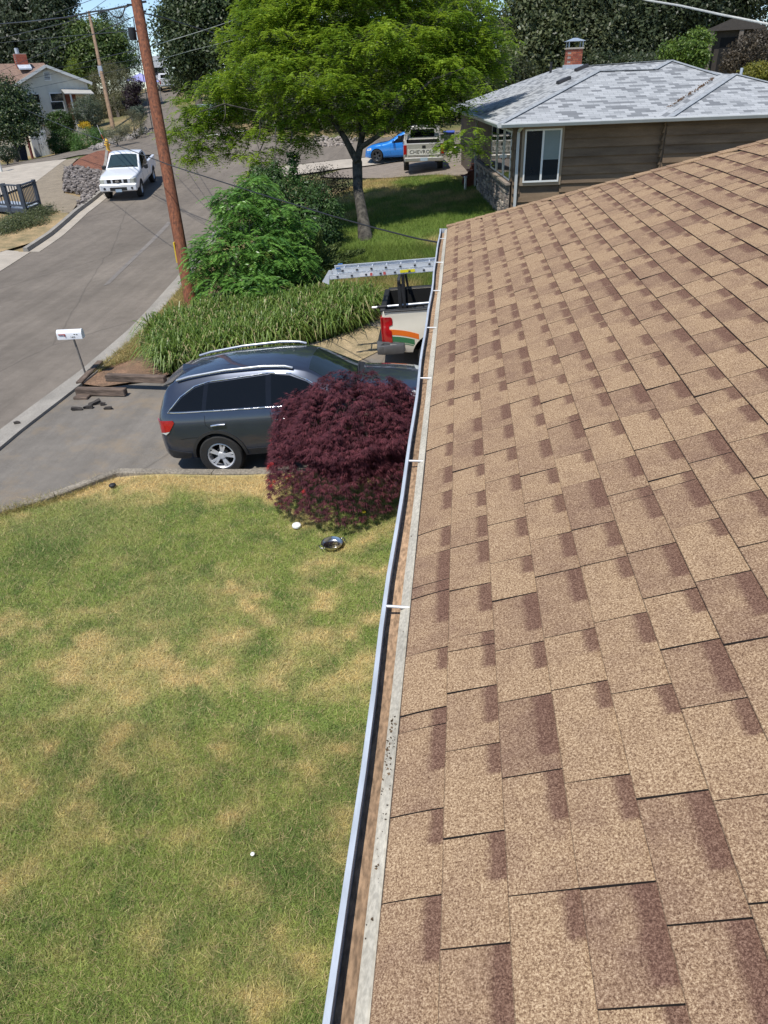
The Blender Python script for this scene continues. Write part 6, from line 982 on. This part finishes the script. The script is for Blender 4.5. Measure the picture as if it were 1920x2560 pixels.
for lb, px_, py_, m, lidm in (('dark green wheeled bin beside the basement doors', 48, 403, mat('bin_green', (.035, .045, .04), .5), None), ('dark blue-lidded wheeled bin next to the green bin', 62, 402, mat('bin_blue', (.016, .02, .035), .5), mat('bin_lid_blue', (.03, .05, .16), .5)), ('grey bin with blue lid behind the champagne pickup', 1122, 372, mat('bin_grey', (.05, .052, .055), .5), mat('bin_lid_blue2', (.04, .09, .40), .5))):
    q = gp(px_, py_) if px_ < 500 else gnd(at(1122, 385, 41)); bn = tag(empty('wheelie_bin', tuple(q), R_(35) if px_ < 500 else 0), lb, 'bin', 'wheeled refuse bins')
    MB().add([(-.24, -.28, .04), (.24, -.28, .04), (.24, .28, .04), (-.24, .28, .04), (-.3, -.36, 1.0), (.3, -.36, 1.0), (.3, .36, 1.0), (-.3, .36, 1.0)], [(3, 2, 1, 0), (4, 5, 6, 7), (0, 1, 5, 4), (1, 2, 6, 5), (2, 3, 7, 6), (3, 0, 4, 7)]).build('body', m, bn, None, .02); MB().box((-.32, -.40, 1.0), (.32, .42, 1.08)).build('lid', lidm or m, bn, None, .02)
    for s in (-1, 1): MB().lathe([(0, -.03), (.1, -.03), (.1, .03), (0, .03)], 14, (s*.26, .30, .1), 'x').build('wheel', rub, bn)
# ---- timber deck with railings at the left edge
dk = tag(empty('timber_deck', tuple(gp(62, 527))), 'blue-grey painted deck with baluster railings at the left edge', 'deck'); D0 = np.array(dk.location); dm = mat('deck_paint', (.055, .068, .09), .6, .12, 5, col2=(.04, .05, .07)); dpale = mat('deck_boards', (.33, .38, .44), .7, .1, 4)
DD = 33.; zt = at(90, 455, DD)[2]; 
def dp(px_, py_, dep): return at(px_, py_, dep)-D0
A_ = dp(98, 508, 33.8); B_ = dp(63, 520, 32.3); C_ = dp(-30, 512, 33.5); zfl = (A_[2]+B_[2])/2; A_[2] = B_[2] = C_[2] = zfl; E_ = A_+(C_-B_); RH = .95
for i in range(7):
    f0, f1 = i/7+.004, (i+1)/7-.004; MB().prism([tuple(B_+(A_-B_)*f0), tuple(B_+(A_-B_)*f1), tuple(C_+(E_-C_)*f1), tuple(C_+(E_-C_)*f0)], (0, 0, -.04)).build('board', dpale, dk)
def railing(P, Q, n):
    u = (0, 0, 1); MB().bar(tuple(P+np.array([0, 0, RH])), tuple(Q+np.array([0, 0, RH])), .14, .05).build('hand_rail', dm, dk); MB().bar(tuple(P+np.array([0, 0, .1])), tuple(Q+np.array([0, 0, .1])), .05, .08).build('bottom_rail', dm, dk); MB().bar(tuple(P+np.array([0, 0, -.12])), tuple(Q+np.array([0, 0, -.12])), .05, .2).build('skirt_board', dm, dk)
    for i in range(1, n): q = P+(Q-P)*i/n; MB().box((q[0]-.016, q[1]-.016, q[2]+.1), (q[0]+.016, q[1]+.016, q[2]+RH-.02)).build('baluster', dm, dk)
railing(A_, B_, 10); railing(B_, C_, 14)
for q in (A_, B_, B_+(C_-B_)*.42, C_): zz = float(G(q[0]+D0[0], q[1]+D0[1]))-D0[2]; MB().box((q[0]-.07, q[1]-.07, zz-.1), (q[0]+.07, q[1]+.07, q[2]+RH+.06)).build('post', dm, dk)
# ---- rock bank, pale border stones
def rocks(name, label, poly, n, s0, s1, cols, m=None, lift=.08, kind='stuff'):
    P = np.array(poly); lo, hi = P.min(0), P.max(0); c = lo+rng.random((n*4, 2))*(hi-lo); c = c[inpoly(c, poly)][:n]; bm = bmesh.new(); bmesh.ops.create_icosphere(bm, subdivisions=1, radius=1.); base = np.array([tuple(v.co) for v in bm.verts]); fc = np.array([[v.index for v in f.verts] for f in bm.faces]); bm.free(); N = len(c); nv = len(base)
    V = base[None]*(1+rng.normal(size=(N, nv, 1))*.14)*(s0+(s1-s0)*rng.random((N, 1, 1)))*(.7+.6*rng.random((N, 1, 3))); a = 2*math.pi*rng.random(N); ca, sa = np.cos(a)[:, None], np.sin(a)[:, None]; V = np.stack([V[..., 0]*ca-V[..., 1]*sa, V[..., 0]*sa+V[..., 1]*ca, V[..., 2]*.75], -1); V += np.c_[c, G(c[:, 0], c[:, 1])+lift*rng.random(N)*1.2][:, None]
    k = rng.random((N, 1)); col = np.array(cols[0])*(1-k)+np.array(cols[1])*k; col = np.repeat(col[:, None], len(fc), 1).reshape(-1, 3)*(.9+.2*rng.random((N*len(fc), 1))); T = V[:, fc].reshape(-1, 3, 3); return tag(leafobj(name, T, col, m or attrmat('rock', .95, .25, 9., .4)), label, 'rocks', kind=kind)
rocks('rock_bank', 'grey river-rock bank left of the white pickup', [gxy(*q) for q in ((165, 428), (180, 424), (225, 430), (255, 437), (262, 470), (257, 484), (232, 505), (205, 525), (190, 522), (210, 500), (215, 488), (160, 480))], 1700, .06, .13, ((.10, .085, .075), (.30, .265, .24)), lift=.2)
rocks('stone_border', 'pale stones edging the bed along the side street bend', [gxy(*q) for q in ((225, 374), (270, 352), (330, 338), (365, 322), (372, 330), (340, 346), (290, 358), (240, 378))], 240, .10, .24, ((.22, .2, .18), (.42, .38, .34)), lift=.12)
rocks('bank_stones', 'scattered pale stones on the dirt bank behind the locust', [gxy(*q) for q in ((775, 352), (800, 342), (860, 345), (900, 350), (860, 368), (780, 368))], 120, .08, .2, ((.2, .17, .14), (.40, .35, .30)))
# ---- small things by the neighbour's house
q = gp(1163, 478); o = MB().tube([(0, 0, -.1), (0, 0, .5)], .05, 12).tube([(0, 0, .5), (0, 0, .56)], .065, 12).build('pipe_stub', mat('pvc_white', (.75, .74, .70), .5), None, 50); o.location = tuple(q); tag(o, 'short white capped pipe standing in the grass', 'pipe')
q = gp(1180, 470); e = tag(empty('wooden_steps', tuple(q), R_(10)), 'small rust-brown wooden step frame leaning by the stone wall', 'steps'); rm = mat('rust_wood', (.14, .045, .025), .85, .3, 6)
for y in (0, .6): MB().prism([(-.35, y, 0), (.3, y, 0), (.3, y, .85), (.1, y, .85), (-.1, y, .5), (-.25, y, .45)], (0, .05, 0)).build('stringer', rm, e)
for x, z in ((-.25, .42), (.0, .62), (.18, .84)): MB().box((x-.13, -.02, z), (x+.13, .68, z+.04)).build('tread', rm, e)
# ---- shed on the slope, motorhome and tarp at the street end
q = at(1835, 105, 50); q[2] = float(G(q[0], q[1])); zt_ = at(1835, 72, 50)[2]-q[2]; sh = tag(empty('hillside_shed', tuple(q), R_(-20)), 'dark shed with pale posts among the slope trees', 'shed'); sdm = mat('shed_wood', (.05, .042, .034), .9, .2, 4)
MB().box((-1.6, 0, -1), (1.6, 2.5, zt_)).build('wall', sdm, sh); MB().prism([(-1.9, -.5, zt_), (0, -.5, zt_+.7), (1.9, -.5, zt_), (1.9, -.5, zt_-.1), (-1.9, -.5, zt_-.1)], (0, 3.2, 0)).build('roof', mat('shed_roof', (.06, .052, .045), .9), sh)
for x in (-1.5, .4, 1.5): MB().box((x-.14, -.45, -1), (x+.14, -.2, zt_-.1)).build('post', mat('post_pale', (.16, .135, .11), .9), sh)
MB().box((-.9, -.03, 0), (.1, -.002, zt_-.5)).build('doorway', dark, sh)
q = at(402, 225, 92); q[2] = float(G(q[0], q[1])); hd = math.atan2(q[1], q[0]); mh = tag(empty('motorhome', tuple(q), hd), 'tall white motorhome behind the far pickup', 'motorhome')
MB().prism([(0, -1.2, .5), (0, 1.2, .5), (0, 1.2, 3.5), (0, 1.0, 3.75), (0, -1.0, 3.75), (0, -1.2, 3.5)], (6.5, 0, 0)).build('body', white, mh); MB().box((-.012, -.8, 1.7), (-.003, .8, 2.5)).build('window', cglass, mh); MB().prism([(-.006, -1.19, 2.5), (-.006, 1.19, 1.6), (-.006, 1.19, 1.3), (-.006, -1.19, 2.25)], (-.006, 0, 0)).build('stripe', mat('stripe_grey', (.25, .26, .28)), mh)
for s in (-1, 1): MB().lathe([(0, -.12), (.4, -.12), (.4, .12), (0, .12)], 16, (1.5, s*1.05, .4), 'y').build('wheel', rub, mh)
q = at(352, 192, 78); g_ = gnd(q); tpn = tag(empty('tarp_canopy', tuple(g_)), 'blue and lilac tarp canopy left of the motorhome', 'canopy'); h = q[2]-g_[2]
MB().add([(-1.6, -1.2, h-.3), (1.6, -1.2, h-.6), (1.6, 1.2, h-.5), (-1.6, 1.2, h-.2), (0, 0, h+.35)], [(0, 1, 4), (1, 2, 4), (2, 3, 4), (3, 0, 4)]).build('cover', mat('tarp_blue', (.25, .32, .75), .6, .25, 1.5, col2=(.55, .45, .8)), tpn)
for x in (-1.5, 1.5):
    for y in (-1.1, 1.1): MB().tube([(x, y, -.1), (x, y, h-.3)], .03, 6).build('leg', galv, tpn)
# ---- low grey-blue box: parked blue something seen through the locust
q = gp(548, 292); o = MB().box((-1.6, -.3, 0), (1.6, .3, .9)).build('low_screen', mat('screen_grey', (.22, .27, .31), .7), None, None, .05); o.location = (q[0], q[1], q[2]); tag(o, 'grey-blue low screen glimpsed through the locust beyond the junction', 'screen')
